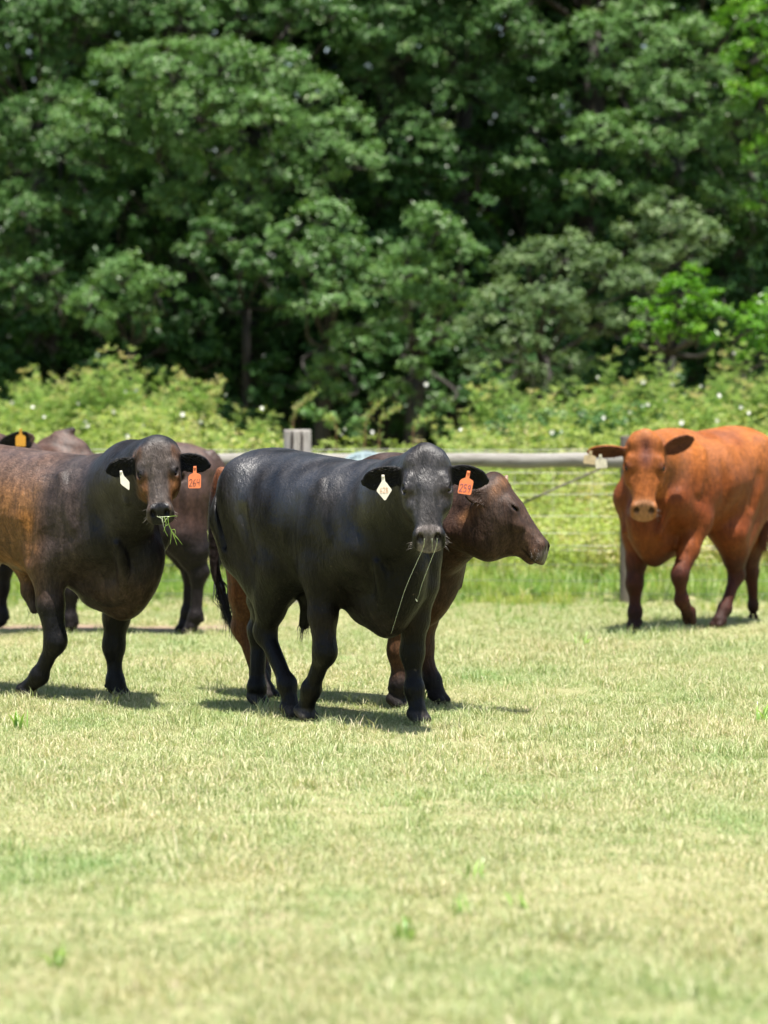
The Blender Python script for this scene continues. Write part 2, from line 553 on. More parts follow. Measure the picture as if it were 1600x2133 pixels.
def build_bull(spec, mats):
    b = Bull(spec); s = spec.get('size', 1.0)
    vox = spec.get('vox', 0.008)
    root = empty(spec['name'], tuple(b.org), b.psi)
    tag(root, spec['label'], spec.get('cat', 'bull'), spec.get('group'))
    # ---- head frame
    poll = b.PT(*spec['poll'])
    hx = b.D(spec['hdir']); hz = b.D(spec['hup']); hz = nrm(hz - hx * (hz @ hx)); hy = np.cross(hz, hx)
    H = np.array([hx, hy, hz]); hs = spec.get('head', 1.0)
    hp = lambda x, y, z: poll + (hx * x + hy * y + hz * z) * hs
    F = Field(np.minimum([-1.05, -0.5, -0.02], poll - 0.35) if spec.get('big') else np.minimum([-1.0, -0.48, -0.02], np.minimum(poll, hp(.5, 0, 0)) - 0.34),
              np.maximum([0.98, 0.48, 1.56], np.maximum(poll, hp(.5, 0, 0)) + 0.34), vox)
    # ---- torso
    xs = np.array([-.83, -.76, -.62, -.47, -.30, -.08, .12, .30, .44, .56, .66, .73])
    top = np.array([1.13, 1.25, 1.33, 1.355, 1.345, 1.325, 1.31, 1.295, 1.28, 1.22, 1.12, 1.00])
    bot = np.array([.98, .86, .76, .74, .70, .645, .60, .575, .57, .60, .69, .84])
    top = top - spec.get('sag', 0) * np.array([0, 0, 0, .2, .7, 1, 1, 1, 1, .8, .3, 0])
    hw = np.array([.05, .15, .225, .255, .285, .325, .325, .285, .255, .225, .165, .06])
    F.loft((0, 0, 0), np.eye(3), xs * s, top * s, bot * s, hw * s * spec.get('fat', 1.0), k=0.05, n=2.2, taper=.20)
    # hooks, rump, ribs, hump
    for sd in (-1, 1):
        F.ball(np.array([-.44, sd * .215, 1.235]) * s, (.08, .06, .06), k=0.06)
        F.ball(np.array([-.72, sd * .09, 1.16]) * s, (.07, .05, .06), k=0.08)
    hm = spec.get('hump', 1.0)
    if hm > 0:
        F.ball(np.array([.34, 0, 1.28 + .02 * hm]) * s, (.19, .09, .085 * hm), k=0.12)
    if hm > 1.1:
        F.cone(np.array([.36, 0, 1.38]) * s, np.array([.26, 0, 1.43]) * s, .045, .022, k=0.05)
    # ---- shoulders and front legs
    for key, sd in (('RF', -1), ('LF', 1)):
        el, kn, fe, ho = [b.J(*q) for q in spec[key]]
        sb = np.array([.33, sd * .13, 1.13]) * s; ps = np.array([.58, sd * .165, .88]) * s
        F.cone(sb, ps, .10, .105, k=0.12)
        F.cone(np.array([.20, sd * .175, 1.10]) * s, el + [0, 0, .10], .08, .10, k=0.09)
        F.cone(ps, el + [0, 0, .04], .105, .10, k=0.07)
        F.ball(el + [-.06, 0, .03], (.05, .045, .05), k=0.05)
        tw = spec.get('legw', 1.0)
        low = 0.5 * el + 0.5 * kn
        F.cone(el + [.015, 0, 0], low, .092 * tw, .076 * tw, k=0.07)
        F.cone(low, kn, .076 * tw, .056 * tw, k=0.03)
        F.ball(kn, (.057 * tw, .054 * tw, .075), k=0.04)
        F.cone(kn, fe, .047 * tw, .041 * tw, k=0.04)
        F.ball(fe, (.048 * tw, .046 * tw, .05), k=0.04)
        d = nrm(fe - kn)
        hoof(F, fe, ho, sd, tw, spec.get('raise_' + key, False))
    # ---- hind legs
    for key, sd in (('RH', -1), ('LH', 1)):
        st, hk, fe, ho = [b.J(*q) for q in spec[key]]
        hip = np.array([-.46, sd * .12, 1.12]) * s; but = np.array([-.61, sd * .112, .98]) * s
        tw = spec.get('legw', 1.0)
        F.cone(hip, st, .175, .13, k=0.10)
        F.cone(hip, but, .165, .115, k=0.10)
        F.cone(but, [but[0] + .03, sd * .12, .80 * s], .11, .10, k=0.09)
        F.cone([but[0] + .03, sd * .12, .80 * s], hk + [-.015, 0, .17], .10, .055, k=0.07)
        F.cone(but, 0.6 * st + 0.4 * hk + [-.05, 0, 0], .13, .085, k=0.10)
        F.cone(st, 0.35 * st + 0.65 * hk, .125, .070 * tw, k=0.06)
        F.cone(0.35 * st + 0.65 * hk, hk, .070 * tw, .052 * tw, k=0.04)
        back = nrm(np.array([-1, 0, 0.35]))
        F.cone(0.35 * st + 0.65 * hk + [-.055, 0, 0.02], hk + back * .050, .035, .032, k=0.05)
        F.ball(hk, (.058 * tw, .052 * tw, .075), k=0.03)
        F.ball(hk + back * .055, (.03, .028, .032), k=0.03)
        F.cone(hk, fe, .047 * tw, .040 * tw, k=0.04)
        F.ball(fe, (.048 * tw, .046 * tw, .05), k=0.04)
        hoof(F, fe, ho, sd, tw, False)
    # ---- neck and dewlap
    nb = np.array([.42, 0, 1.035]) * s
    nk = hp(.05, 0, -.14)
    mid = (nb + nk) / 2 + np.array(spec.get('neck_off', (0, 0, 0.0)))
    nw = spec.get('neckw', 1.0)
    for t0, t1 in ((0, .5), (.5, 1)):
        pa = nb * (1 - t0) + nk * t0 if t0 == 0 else mid
        pb = mid if t0 == 0 else nk
        ra = [.235, .185][t0 > 0] * nw; rb = [.185, .125][t0 > 0] * nw
        F.cone(pa, pb, ra, rb, k=0.10)
    F.cone(nb + [0, 0, .12], mid + [0, 0, .07], .12, .10, k=0.10)
    F.cone(mid + [0, 0, .07], hp(.03, 0, -.09), .10, .085, k=0.08)
    lowm = mid - [0, 0, .20]
    F.cone(np.array([.56, 0, .80]) * s, lowm, .14, .09, k=0.10)
    F.cone(lowm, hp(.20, 0, -.24), .09, .06, k=0.10)
    # brisket keel
    for sd in (-1, 1):
        F.cone(np.array([.165, sd * .325, 1.12]) * s, np.array([.135, sd * .335, .76]) * s, .026, .032, k=0.05, op='c')      # behind the shoulder
        F.ball(np.array([.33, sd * .225, .99]) * s, (.12, .065, .15), k=0.06)                                                # shoulder muscle
        F.cone(np.array([.31, sd * .235, 1.20]) * s, np.array([.44, sd * .265, .93]) * s, .012, .02, k=0.05)                 # shoulder blade spine
        F.cone(np.array([-.30, sd * .315, 1.02]) * s, np.array([-.24, sd * .30, .82]) * s, .032, .030, k=0.06, op='c')       # flank
        F.cone(np.array([-.60, sd * .24, 1.10]) * s, np.array([-.55, sd * .245, .86]) * s, .020, .020, k=0.04, op='c')       # thigh seam
        F.ball(np.array([-.40, sd * .23, .98]) * s, (.10, .04, .15), k=0.07)
    bk = spec.get('brisket', [(.28, .50), (.42, .47), (.54, .435), (.64, .50), (.70, .66)])
    pts = catmull(np.array([[x, 0, z] for x, z in bk]) * s, 4)
    for i in range(len(pts) - 1):
        a0, a1 = pts[i], pts[i + 1]
        F.cone(a0 + [0, 0, .04], a1 + [0, 0, .04], .032, .032, k=0.05)
        F.cone(a0 + [0, 0, .17], a1 + [0, 0, .15], .085, .085, k=0.08)
    # folds of loose neck skin
    for sd in (-1, 1):
        for i in range(spec.get('folds', 3)):
            q0 = np.array([.60 + .03 * i, sd * (.05 + .03 * i), .60 + .02 * i]) * s
            q1 = q0 * .45 + lowm * .55 + [0, sd * (.06 + .02 * i), -.05 + .03 * i]
            F.cone(q0, q1, .018, .012, k=0.045)
    # wrinkles down the sides of the neck
    ax_ = nrm(nk - nb)
    for sd in (-1, 1):
        lat = nrm(np.cross([0, 0, 1.0], ax_)) * sd
        for i in range(5):
            t = .18 + .15 * i
            q = nb * (1 - t) + nk * t
            rr_ = (.20 - .09 * t) * nw
            F.cone(q + lat * rr_ * .95 + [0, 0, .05], q + lat * rr_ * .80 - np.array([0, 0, .16]) - ax_ * .03, .006, .014, k=0.028)
    # ---- head
    hxs = np.array([-.035, 0, .05, .12, .20, .27, .34, .40, .442, .475, .505, .525]) * hs
    ht = np.array([-.07, -.025, .0, .012, .010, -.008, -.022, -.031, -.038, -.064, -.102, -.135]) * hs
    hb = np.array([-.11, -.17, -.235, -.275, -.285, -.262, -.220, -.190, -.178, -.170, -.162, -.150]) * hs
    hw2 = np.array([.045, .088, .116, .126, .122, .104, .083, .073, .078, .078, .068, .035]) * hs * spec.get('facew', 1.0)
    F.loft(poll, H, hxs, ht, hb, hw2, k=0.05, n=2.7, taper=0.30)
    for sd in (-1, 1):
        F.cone(hp(.15, sd * .100, -.026), hp(.205, sd * .110, -.026), .015 * hs, .014 * hs, k=0.05)    # brow
        F.ball(hp(.29, sd * .088, -.005), (.085 * hs, .020 * hs, .030 * hs), k=0.05, R=H, op='c')
        F.ball(hp(.198, sd * .100, -.045), .037 * hs, k=0.025)
        F.ball(hp(.25, sd * .100, -.085), (.06 * hs, .03 * hs, .03 * hs), k=0.04, R=H)                # cheekbone
        F.ball(hp(.165, sd * .072, -.20 - .03 * spec.get('jaw', 0)), (.11 * hs, .04 * hs, (.085 + .02 * spec.get('jaw', 0)) * hs), k=0.08, R=H)               # jaw muscle
        F.ball(hp(.452, sd * .056, -.078), (.032 * hs, .026 * hs, .036 * hs), k=0.025, R=H)            # nostril wing
        F.ball(hp(.462, sd * .052, -.128), (.038 * hs, .030 * hs, .030 * hs), k=0.03, R=H)             # upper lip
        F.ball(hp(.04, sd * .062, -.015), (.035 * hs, .04 * hs, .03 * hs), k=0.05, R=H)
    F.ball(hp(.0, 0, -.01), (.05 * hs, .055 * hs, .04 * hs), k=0.05, R=H)                              # poll
    F.ball(hp(.440, 0, -.182), (.045 * hs, .042 * hs, .024 * hs), k=0.02, R=H)                         # chin
    if spec.get('throat'):
        F.cone(hp(.36, 0, -.175), hp(.24, 0, -.30), .035, .055, k=0.06)
        F.cone(hp(.24, 0, -.30), hp(.06, 0, -.36), .055, .09, k=0.08)
    for sd in (-1, 1):
        R2 = np.array([nrm(hx * 0.75 - hz * 0.65 + hy * sd * .15), nrm(hy - hx * (hy @ hx)), nrm(hz * 0.75 + hx * 0.65)])
        F.ball(hp(.474, sd * .047, -.066), (.026 * hs, .016 * hs, .022 * hs), k=0.008, R=R2, op='c')   # nostril
        F.ball(hp(.202, sd * .124, -.028), (.028 * hs, .024 * hs, .015 * hs * spec.get('eyeopen', 1.0)), k=0.008, R=H, op='c')   # eye opening
    # mouth line
    for sd in (-1, 1):
        F.cone(hp(.375, sd * .080, -.158), hp(.455, sd * .078, -.163), .006 * hs, .007 * hs, k=0.014, op='c')
        F.cone(hp(.455, sd * .078, -.163), hp(.525, sd * .040, -.158), .007 * hs, .007 * hs, k=0.014, op='c')
    # ears
    ears = []
    for key, sd in (('earR', -1), ('earL', 1)):
        ed, ef = spec[key][:2]
        el_ = spec[key][2] if len(spec[key]) > 2 else 1.0
        ex = b.D(ed); ez = b.D(ef); ez = nrm(ez - ex * (ez @ ex)); ey = np.cross(ez, ex)
        base = hp(.075, sd * .105, -.085)
        E = np.array([ex, ey, ez])
        es = hs * el_
        exs = np.array([-.02, .02, .06, .11, .155, .19, .212]) * es
        ew = np.array([.024, .034, .052, .060, .055, .041, .018]) * es
        th = np.array([.018, .014, .010, .0085, .008, .0075, .006])
        F.ear(base, E, exs, ew, .0105)
        ears.append((base, E, es))
    # ---- tail
    tl = spec.get('tail')
    if tl:
        tp = catmull(np.array([b.J(*q) if len(q) == 3 else np.array(q[:3]) for q in tl]), 4)
        for i in range(len(tp) - 1):
            f0, f1 = i / (len(tp) - 1), (i + 1) / (len(tp) - 1)
            F.cone(tp[i], tp[i + 1], .036 - .02 * f0, .036 - .02 * f1, k=0.03)
    sh = spec.get('sheath')
    if sh:
        q = [b.J(*z) for z in sh]
        F.cone(np.array([q[0][0] - .02, 0, q[0][2] + .12]), q[0], .05, .045, k=0.08)
        F.cone(q[0], q[1], .048, .030, k=0.03)
    # ---- mesh
    V, Q = surface_nets(F.F, F.lo, vox)
    c0 = V[Q[:, 0]]; vol = np.einsum('ij,ij->i', c0, np.cross(V[Q[:, 1]] - c0, V[Q[:, 2]] - c0)).sum()
    if vol < 0: Q = Q[:, ::-1]
    V = relax(V, Q, 2)
    hl = (V - poll) @ H.T / hs
    # ear interior mask
    earm = np.zeros(len(V))
    for base, E, es in ears:
        e = (V - base) @ E.T
        r = e[:, 2] - ear_bend(e[:, 0], e[:, 1])
        earm = np.maximum(earm, smooth01(e[:, 0], .01, .04) * (e[:, 0] < .25) * (np.abs(e[:, 1]) < .085) * smooth01(r, -0.004, 0.004) * (np.abs(r) < .04))
    headm = smooth01(hl[:, 0], -.02, .06) * smooth01(np.abs(hl[:, 1]), .175, .15) * (hl[:, 0] < .58) * smooth01(hl[:, 2], np.where(hl[:, 0] > .33, -.215, -.34), np.where(hl[:, 0] > .33, -.205, -.27)) * (hl[:, 2] < .08)
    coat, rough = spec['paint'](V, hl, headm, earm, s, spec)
    nd = np.minimum(np.linalg.norm((hl - [.474, .047, -.066]) / [.024, .019, .022], axis=1), np.linalg.norm((hl - [.474, -.047, -.066]) / [.024, .019, .022], axis=1))
    coat = mixc(coat, (.012, .008, .007), smooth01(nd, 1.25, .75))  # shade inside the shallow nostrils painted as dark colour
    ml = np.abs(hl[:, 2] + .160) / .0065
    coat = mixc(coat, np.array(coat) * .25, smooth01(ml, 1.4, .6) * (hl[:, 0] > .37) * (hl[:, 0] < .54) * (np.abs(hl[:, 1]) > .02) * (np.abs(hl[:, 1]) < .11) * smooth01(hl[:, 0], .37, .40))  # shade of the mouth crease painted as a darker line along the lips
    rough = rough + .04 * smooth01(V[:, 2], .9, 1.1)
    gloss = smooth01(V[:, 2] / s + .07 * vnoise(V * 2, 91), .88, 1.16) * np.clip(.55 + .5 * vnoise(V * 3.5, 92), 0, 1) * (1 - .6 * headm) * (1 - earm)
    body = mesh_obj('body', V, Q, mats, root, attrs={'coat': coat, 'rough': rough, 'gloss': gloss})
    # ---- eyes
    for sd in (-1, 1):
        B = Buf()
        c = hp(.200, sd * .104, -.045); r = .026 * hs
        nn = 10
        vs, qs = [], []
        for i in range(nn + 1):
            for j in range(16):
                th, ph = math.pi * i / nn, 2 * math.pi * j / 16
                vs.append(c + r * np.array([math.sin(th) * math.cos(ph), math.sin(th) * math.sin(ph), math.cos(th)]))
        for i in range(nn):
            for j in range(16):
                k = (j + 1) % 16
                qs.append((i * 16 + j, (i + 1) * 16 + j, (i + 1) * 16 + k, i * 16 + k))
        B.add(vs, qs)
        B.build('eye', M_EYE, root)
    # ---- hair: ear fringe, poll tuft, whiskers, switch
    r = np.random.default_rng(spec.get('seed', 3))
    hairm = spec.get('hair', M_HAIR_BLACK)
    for base, E, es in ears:
        B = Buf()
        for i in range(150):
            x = r.uniform(.0, .15) * es; side = r.choice([-1, 1], p=[.5, .5])
            w = np.interp(x / es, [-.02, .02, .06, .11, .155, .19, .212], [.024, .034, .052, .063, .056, .034, .008]) * es * r.uniform(.2, .9)
            y = side * w
            z = ear_bend(x, y) + .010
            p0 = base + np.array([x, y, z]) @ E
            dv = nrm(np.array([r.uniform(.5, 1.0), side * r.uniform(-.3, 1.0), r.uniform(.0, .25)])) @ E
            ln = r.uniform(.015, .045)
            dv2 = nrm(dv + np.array([0, 0, -.4]))
            B.tube([p0, p0 + dv * ln * .5, p0 + dv * ln * .5 + dv2 * ln * .5], [.0009, .0007, .0002], 3)
        B.build('ear_hair', hairm, root)
    B = Buf()
    for i in range(150):
        p0 = hp(r.uniform(-.03, .07), r.normal(0, .028), r.uniform(-.005, .012) - .0)
        q = (p0 - poll) @ H.T / hs
        p0 = hp(q[0], q[1], np.interp(q[0], [-.035, 0, .05, .12], [-.05, .012, .018, .015]))
        dv = nrm(hx * r.uniform(.2, 1.0) + hz * r.uniform(.2, .7) + hy * r.normal(0, .4))
        ln = r.uniform(.012, .028)
        B.tube([p0, p0 + dv * ln], [.0011, .0003], 3)
    B.build('poll_hair', spec.get('pollhair', hairm), root)
    if spec.get('whiskers', True):
        for sd, i in [(a_, b_) for a_ in (-1, 1) for b_ in range(17)]:
            if i == 0: B = Buf()
            p0 = hp(r.uniform(.42, .49), sd * r.uniform(.062, .080), r.uniform(-.15, -.09))
            dv = nrm(hy * sd * r.uniform(.5, 1) + hx * r.uniform(-.1, .7) + hz * r.uniform(-.5, .2))
            ln = r.uniform(.02, .05)
            B.tube([p0, p0 + dv * ln * .6, p0 + dv * ln + np.array([0, 0, -.006])], [.0007, .0005, .0003], 3)
            if i == 16: B.build('whiskers', M_WHISKER, root)
    if tl:
        B = Buf()
        e0 = tp[-1]; dd = nrm(tp[-1] - tp[-3])
        for i in range(150):
            off = r.normal(0, .012, 3)
            ln = r.uniform(.08, .22) ** 1.0
            st = e0 - dd * r.uniform(0, .12) + off * .6
            sway = r.normal(0, .012, 3)
            B.tube([st, st + dd * ln * .4 + off + np.array([0, 0, -.02]), st + dd * ln * .8 + sway + np.array([0, 0, -.05]), st + dd * ln * .9 + sway * 1.6 + np.array([0, 0, -.10])],
                   [.003, .003, .002, .0004], 4)
        B.build('tail_switch', spec.get('switch', hairm), root)
    if sh:
        B = Buf()
        dd = nrm(q_ := (b.J(*sh[1]) - b.J(*sh[0])))
        for i in range(46):
            st = b.J(*sh[1]) + r.normal(0, .012, 3)
            ln = r.uniform(.02, .09) * spec.get('tuft', 1.0)
            B.tube([st, st + dd * ln * .5 + r.normal(0, .006, 3), st + dd * ln * .8 + np.array([0, 0, -ln * .4]) + r.normal(0, .01, 3)], [.0016, .0012, .0004], 4)
        B.build('belly_tuft', hairm, root)
    return root, b, hp, H, ears

def hoof(F, fe, ho, sd, tw, up):
    """pastern and the two claws; ho is where the hoof's middle meets the ground"""
    if not up: ho = np.array([ho[0], ho[1], max(ho[2], 0.0)]); ho[2] = 0.004
    d = nrm(ho - fe)
    top = ho - d * .055 if up else ho + [0, 0, .045]
    F.cone(fe, top, .043 * tw, .046 * tw, k=0.03)
    fw = np.array([1.0, 0, 0]) if not up else nrm(np.array([.2, 0, -1.0]))
    for c in (-1, 1):
        a = top + np.array([-.012, c * .024, 0])
        e = ho + fw * .034 + np.array([0, c * .026, 0]) + ([0, 0, .012] if not up else 0)
        F.cone(a, e, .036 * tw, .029 * tw, k=0.008)
    # dew claws
    bk = fe + np.array([-.045, 0, -.025])
    for c in (-1, 1):
        F.ball(bk + [0, c * .02, 0], (.018, .012, .014), k=0.012)

def mixc(a, b, t):
    a = np.asarray(a, float); b = np.asarray(b, float)
    if a.ndim == 1: a = np.tile(a, (len(t), 1))
    if b.ndim == 1: b = np.tile(b, (len(t), 1))
    return a * (1 - t[:, None]) + b * t[:, None]

def paint_black(V, hl, hm, em, s, sp):
    n1, n2 = vnoise(V * 1.6, 1), vnoise(V * 5, 2)
    c = np.tile([.0036, .0034, .0037], (len(V), 1))
    c = mixc(c, (.028, .0255, .0255), smooth01(V[:, 2] + .10 * n1 + .06 * n2, .92, 1.30) * (.75 + .25 * n2))  # dusty back, paler also to carry its sunlit sheen in the coat colour
    brown = smooth01(V[:, 2], .85, .5) * smooth01(V[:, 0], -.1, .3) * smooth01(n1, -.8, .6) * (V[:, 2] > .42)
    c = mixc(c, (.020, .013, .0095), brown * .8)
    c = mixc(c, (.018, .014, .013), smooth01(n1 + .4 * n2, .2, 1.1) * .6)
    c = mixc(c, (.058, .052, .050), hm * smooth01(hl[:, 2], -.07, -.015) * (.8 + .2 * n2))  # sunlit forehead painted paler into the coat, sides of the face left dark
    c = mixc(c, (.010, .009, .009), hm * np.exp(-((hl[:, 0] - .2) / .05)**2 - ((np.abs(hl[:, 1]) - .115) / .03)**2) * .9)
    c = mixc(c, (.05, .022, .012), hm * np.exp(-((hl[:, 0] - .23) / .03)**2 - ((np.abs(hl[:, 1]) - .10) / .025)**2) * .35)
    c = mixc(c, (.0055, .0055, .006), em)
    nose = hm * smooth01(.77 * hl[:, 0] + .63 * hl[:, 2], .292, .303) * smooth01(hl[:, 2], -.155, -.14) * smooth01(np.abs(hl[:, 1]), .070, .055)
    c = mixc(c, (.17, .145, .135), nose)
    r = np.full(len(V), .31) + .05 * n2
    r = r * (1 - nose) + .18 * nose
    r += em * .25
    hoofm = smooth01(V[:, 2], .07, .05)
    c = mixc(c, (.045, .040, .038), hoofm)
    return c, r

def paint_darkbrown(V, hl, hm, em, s, sp):
    n1, n2 = vnoise(V * 1.5, 4), vnoise(V * 4.5, 5)
    c = np.tile([.055, .039, .033], (len(V), 1))
    flank = smooth01(V[:, 0], .30, .10) * smooth01(V[:, 2], .5, .8)
    c = mixc(c, (.215, .100, .036), flank * smooth01(n1 * .5, -1.0, .1) * smooth01(V[:, 2], 1.38, 1.16))
    c = mixc(c, (.12, .072, .052), flank * smooth01(V[:, 2], 1.12, 1.33) * .9)
    c = mixc(c, (.27, .115, .03), flank * smooth01(n2 + n1 * .4, .35, 1.2) * smooth01(V[:, 2], 1.25, 1.0))
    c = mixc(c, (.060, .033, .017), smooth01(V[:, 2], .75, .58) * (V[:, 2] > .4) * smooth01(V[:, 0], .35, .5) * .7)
    c = mixc(c, (.011, .0105, .011), smooth01(V[:, 0], .42, .62) * smooth01(V[:, 2], .62, .85) * (1 - hm) * .85)
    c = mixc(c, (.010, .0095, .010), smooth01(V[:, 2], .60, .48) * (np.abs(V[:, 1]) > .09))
    c = mixc(c, (.085, .066, .056), hm)
    side = hm * smooth01(np.abs(hl[:, 1]), .055, .085) * smooth01(hl[:, 0], .17, .24) * smooth01(hl[:, 0], .42, .36)
    c = mixc(c, (.15, .062, .018), side * .9)
    c = mixc(c, (.14, .062, .024), hm * smooth01(np.abs(hl[:, 1]), .085, .115) * smooth01(hl[:, 0], .14, .05) * .8)
    c = mixc(c, (.012, .011, .012), hm * np.exp(-((hl[:, 0] - .2) / .04)**2 - ((np.abs(hl[:, 1]) - .11) / .035)**2))
    c = mixc(c, (.085, .058, .042), hm * smooth01(hl[:, 0], .39, .43) * smooth01(hl[:, 2], -.07, -.035))
    c = mixc(c, (.006, .006, .007), em)
    nose = hm * smooth01(.77 * hl[:, 0] + .63 * hl[:, 2], .292, .303) * smooth01(hl[:, 2], -.155, -.14) * smooth01(np.abs(hl[:, 1]), .070, .055)
    c = mixc(c, (.020, .019, .020), nose)
    r = np.full(len(V), .32) + .05 * n2
    r = r * (1 - nose) + .16 * nose + em * .25
    return c, r

def paint_brown(V, hl, hm, em, s, sp):
    n1, n2 = vnoise(V * 1.5, 7), vnoise(V * 4.5, 8)
    c = np.tile([.050, .026, .017], (len(V), 1))
    rump = smooth01(V[:, 0], -.35, -.6)
    c = mixc(c, (.17, .058, .022), rump)
    c = mixc(c, (.02, .013, .012), smooth01(V[:, 0], -.765, -.80) * smooth01(V[:, 2], 1.22, 1.08))
    c = mixc(c, (.12, .055, .024), smooth01(V[:, 2], .62, .5) * .6)
    c = mixc(c, (.018, .014, .013), smooth01(V[:, 2], .26, .12))
    c = mixc(c, (.065, .036, .024), hm)
    c = mixc(c, (.19, .085, .034), hm * smooth01(hl[:, 0], .12, .02))
    c = mixc(c, (.13, .075, .045), hm * smooth01(hl[:, 0], .33, .40) * smooth01(n2, -.6, .6) * .8)
    c = mixc(c, (.02, .013, .011), hm * np.exp(-((hl[:, 0] - .2) / .03)**2 - ((np.abs(hl[:, 1]) - .115) / .03)**2 - ((hl[:, 2] + .05) / .03)**2))
    c = mixc(c, (.05, .028, .018), em)
    nose = hm * smooth01(hl[:, 0], .465, .48) * smooth01(hl[:, 2], -.15, -.13)
    c = mixc(c, (.115, .09, .075), nose)
    r = np.full(len(V), .45) + .05 * n2
    r = r * (1 - nose) + .25 * nose
    return c, r

def paint_backbrown(V, hl, hm, em, s, sp):
    n1, n2 = vnoise(V * 1.5, 11), vnoise(V * 4.5, 12)
    c = np.tile([.058, .031, .023], (len(V), 1))
    c = mixc(c, (.088, .046, .032), smooth01(V[:, 2], .8, 1.1) * smooth01(n1, -.7, .7))
    c = mixc(c, (.016, .012, .012), smooth01(V[:, 2], .85, .6))
    c = mixc(c, (.14, .05, .025), hm * .8)
    c = mixc(c, (.008, .007, .007), em)
    c = mixc(c, (.016, .012, .012), smooth01(V[:, 2], 1.40, 1.46) * smooth01(V[:, 0], .34, .28))
    return c, np.full(len(V), .42) + .05 * n2

def paint_red(V, hl, hm, em, s, sp):
    n1, n2 = vnoise(V * 1.5, 21), vnoise(V * 5, 22)
    c = np.tile([.20, .052, .011], (len(V), 1))
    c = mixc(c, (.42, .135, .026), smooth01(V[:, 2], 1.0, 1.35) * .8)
    c = mixc(c, (.19, .044, .013), smooth01(n1 + .3 * n2, .1, 1.0) * .6)
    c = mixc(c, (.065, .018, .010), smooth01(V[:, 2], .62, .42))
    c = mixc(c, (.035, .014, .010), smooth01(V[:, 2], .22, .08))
    c = mixc(c, (.32, .098, .024), hm)
    c = mixc(c, (.17, .050, .025), hm * np.exp(-(hl[:, 1] / .045)**2) * smooth01(hl[:, 0], .26, .16))
    c = mixc(c, (.36, .135, .048), hm * smooth01(hl[:, 0], .37, .43) * smooth01(hl[:, 2], -.21, -.19))
    c = mixc(c, (.09, .028, .012), hm * np.exp(-((hl[:, 0] - .2) / .035)**2 - ((np.abs(hl[:, 1]) - .11) / .035)**2) * .8)
    c = mixc(c, (.11, .036, .018), em)
    nose = hm * smooth01(.77 * hl[:, 0] + .63 * hl[:, 2], .292, .303) * smooth01(hl[:, 2], -.155, -.14) * smooth01(np.abs(hl[:, 1]), .070, .055)
    c = mixc(c, (.42, .22, .12), nose * .65)
    r = np.full(len(V), .45) + .05 * n2
    r = r * (1 - nose) + .3 * nose
    return c, r

M_COAT_BLACK = coat_material('coat_black', spec=0.17, var=0.5)
M_COAT_BROWN = coat_material('coat_brown', gloss=.45, streak=.8, spec=0.15, var=0.45)
M_COAT_RED = coat_material('coat_red', gloss=.35, streak=.35, spec=0.16, var=0.3)

# tag outlines (x right, y up; the stem's button is at 0,0)
OUT_SQUARE = [(x * 1.36, y * 1.30) for x, y in [(-.006, .006), (.006, .006), (.007, -.022), (.022, -.030), (.025, -.036), (.025, -.082), (.021, -.086), (-.021, -.084), (-.025, -.080), (-.025, -.036), (-.020, -.028), (-.007, -.022)]]
OUT_DIAMOND = [(x * 1.2, y * 1.22) for x, y in [(-.006, .006), (.006, .006), (.007, -.020), (.030, -.054), (.031, -.060), (.003, -.098), (-.003, -.098), (-.031, -.060), (-.030, -.054), (-.007, -.020)]]
OUT_PARA = [(x * 1.0, y * 1.2) for x, y in [(-.006, .006), (.006, .006), (.012, -.018), (.034, -.045), (.038, -.052), (.034, -.080), (.030, -.086), (-.004, -.058), (-.010, -.050), (-.008, -.024)]]

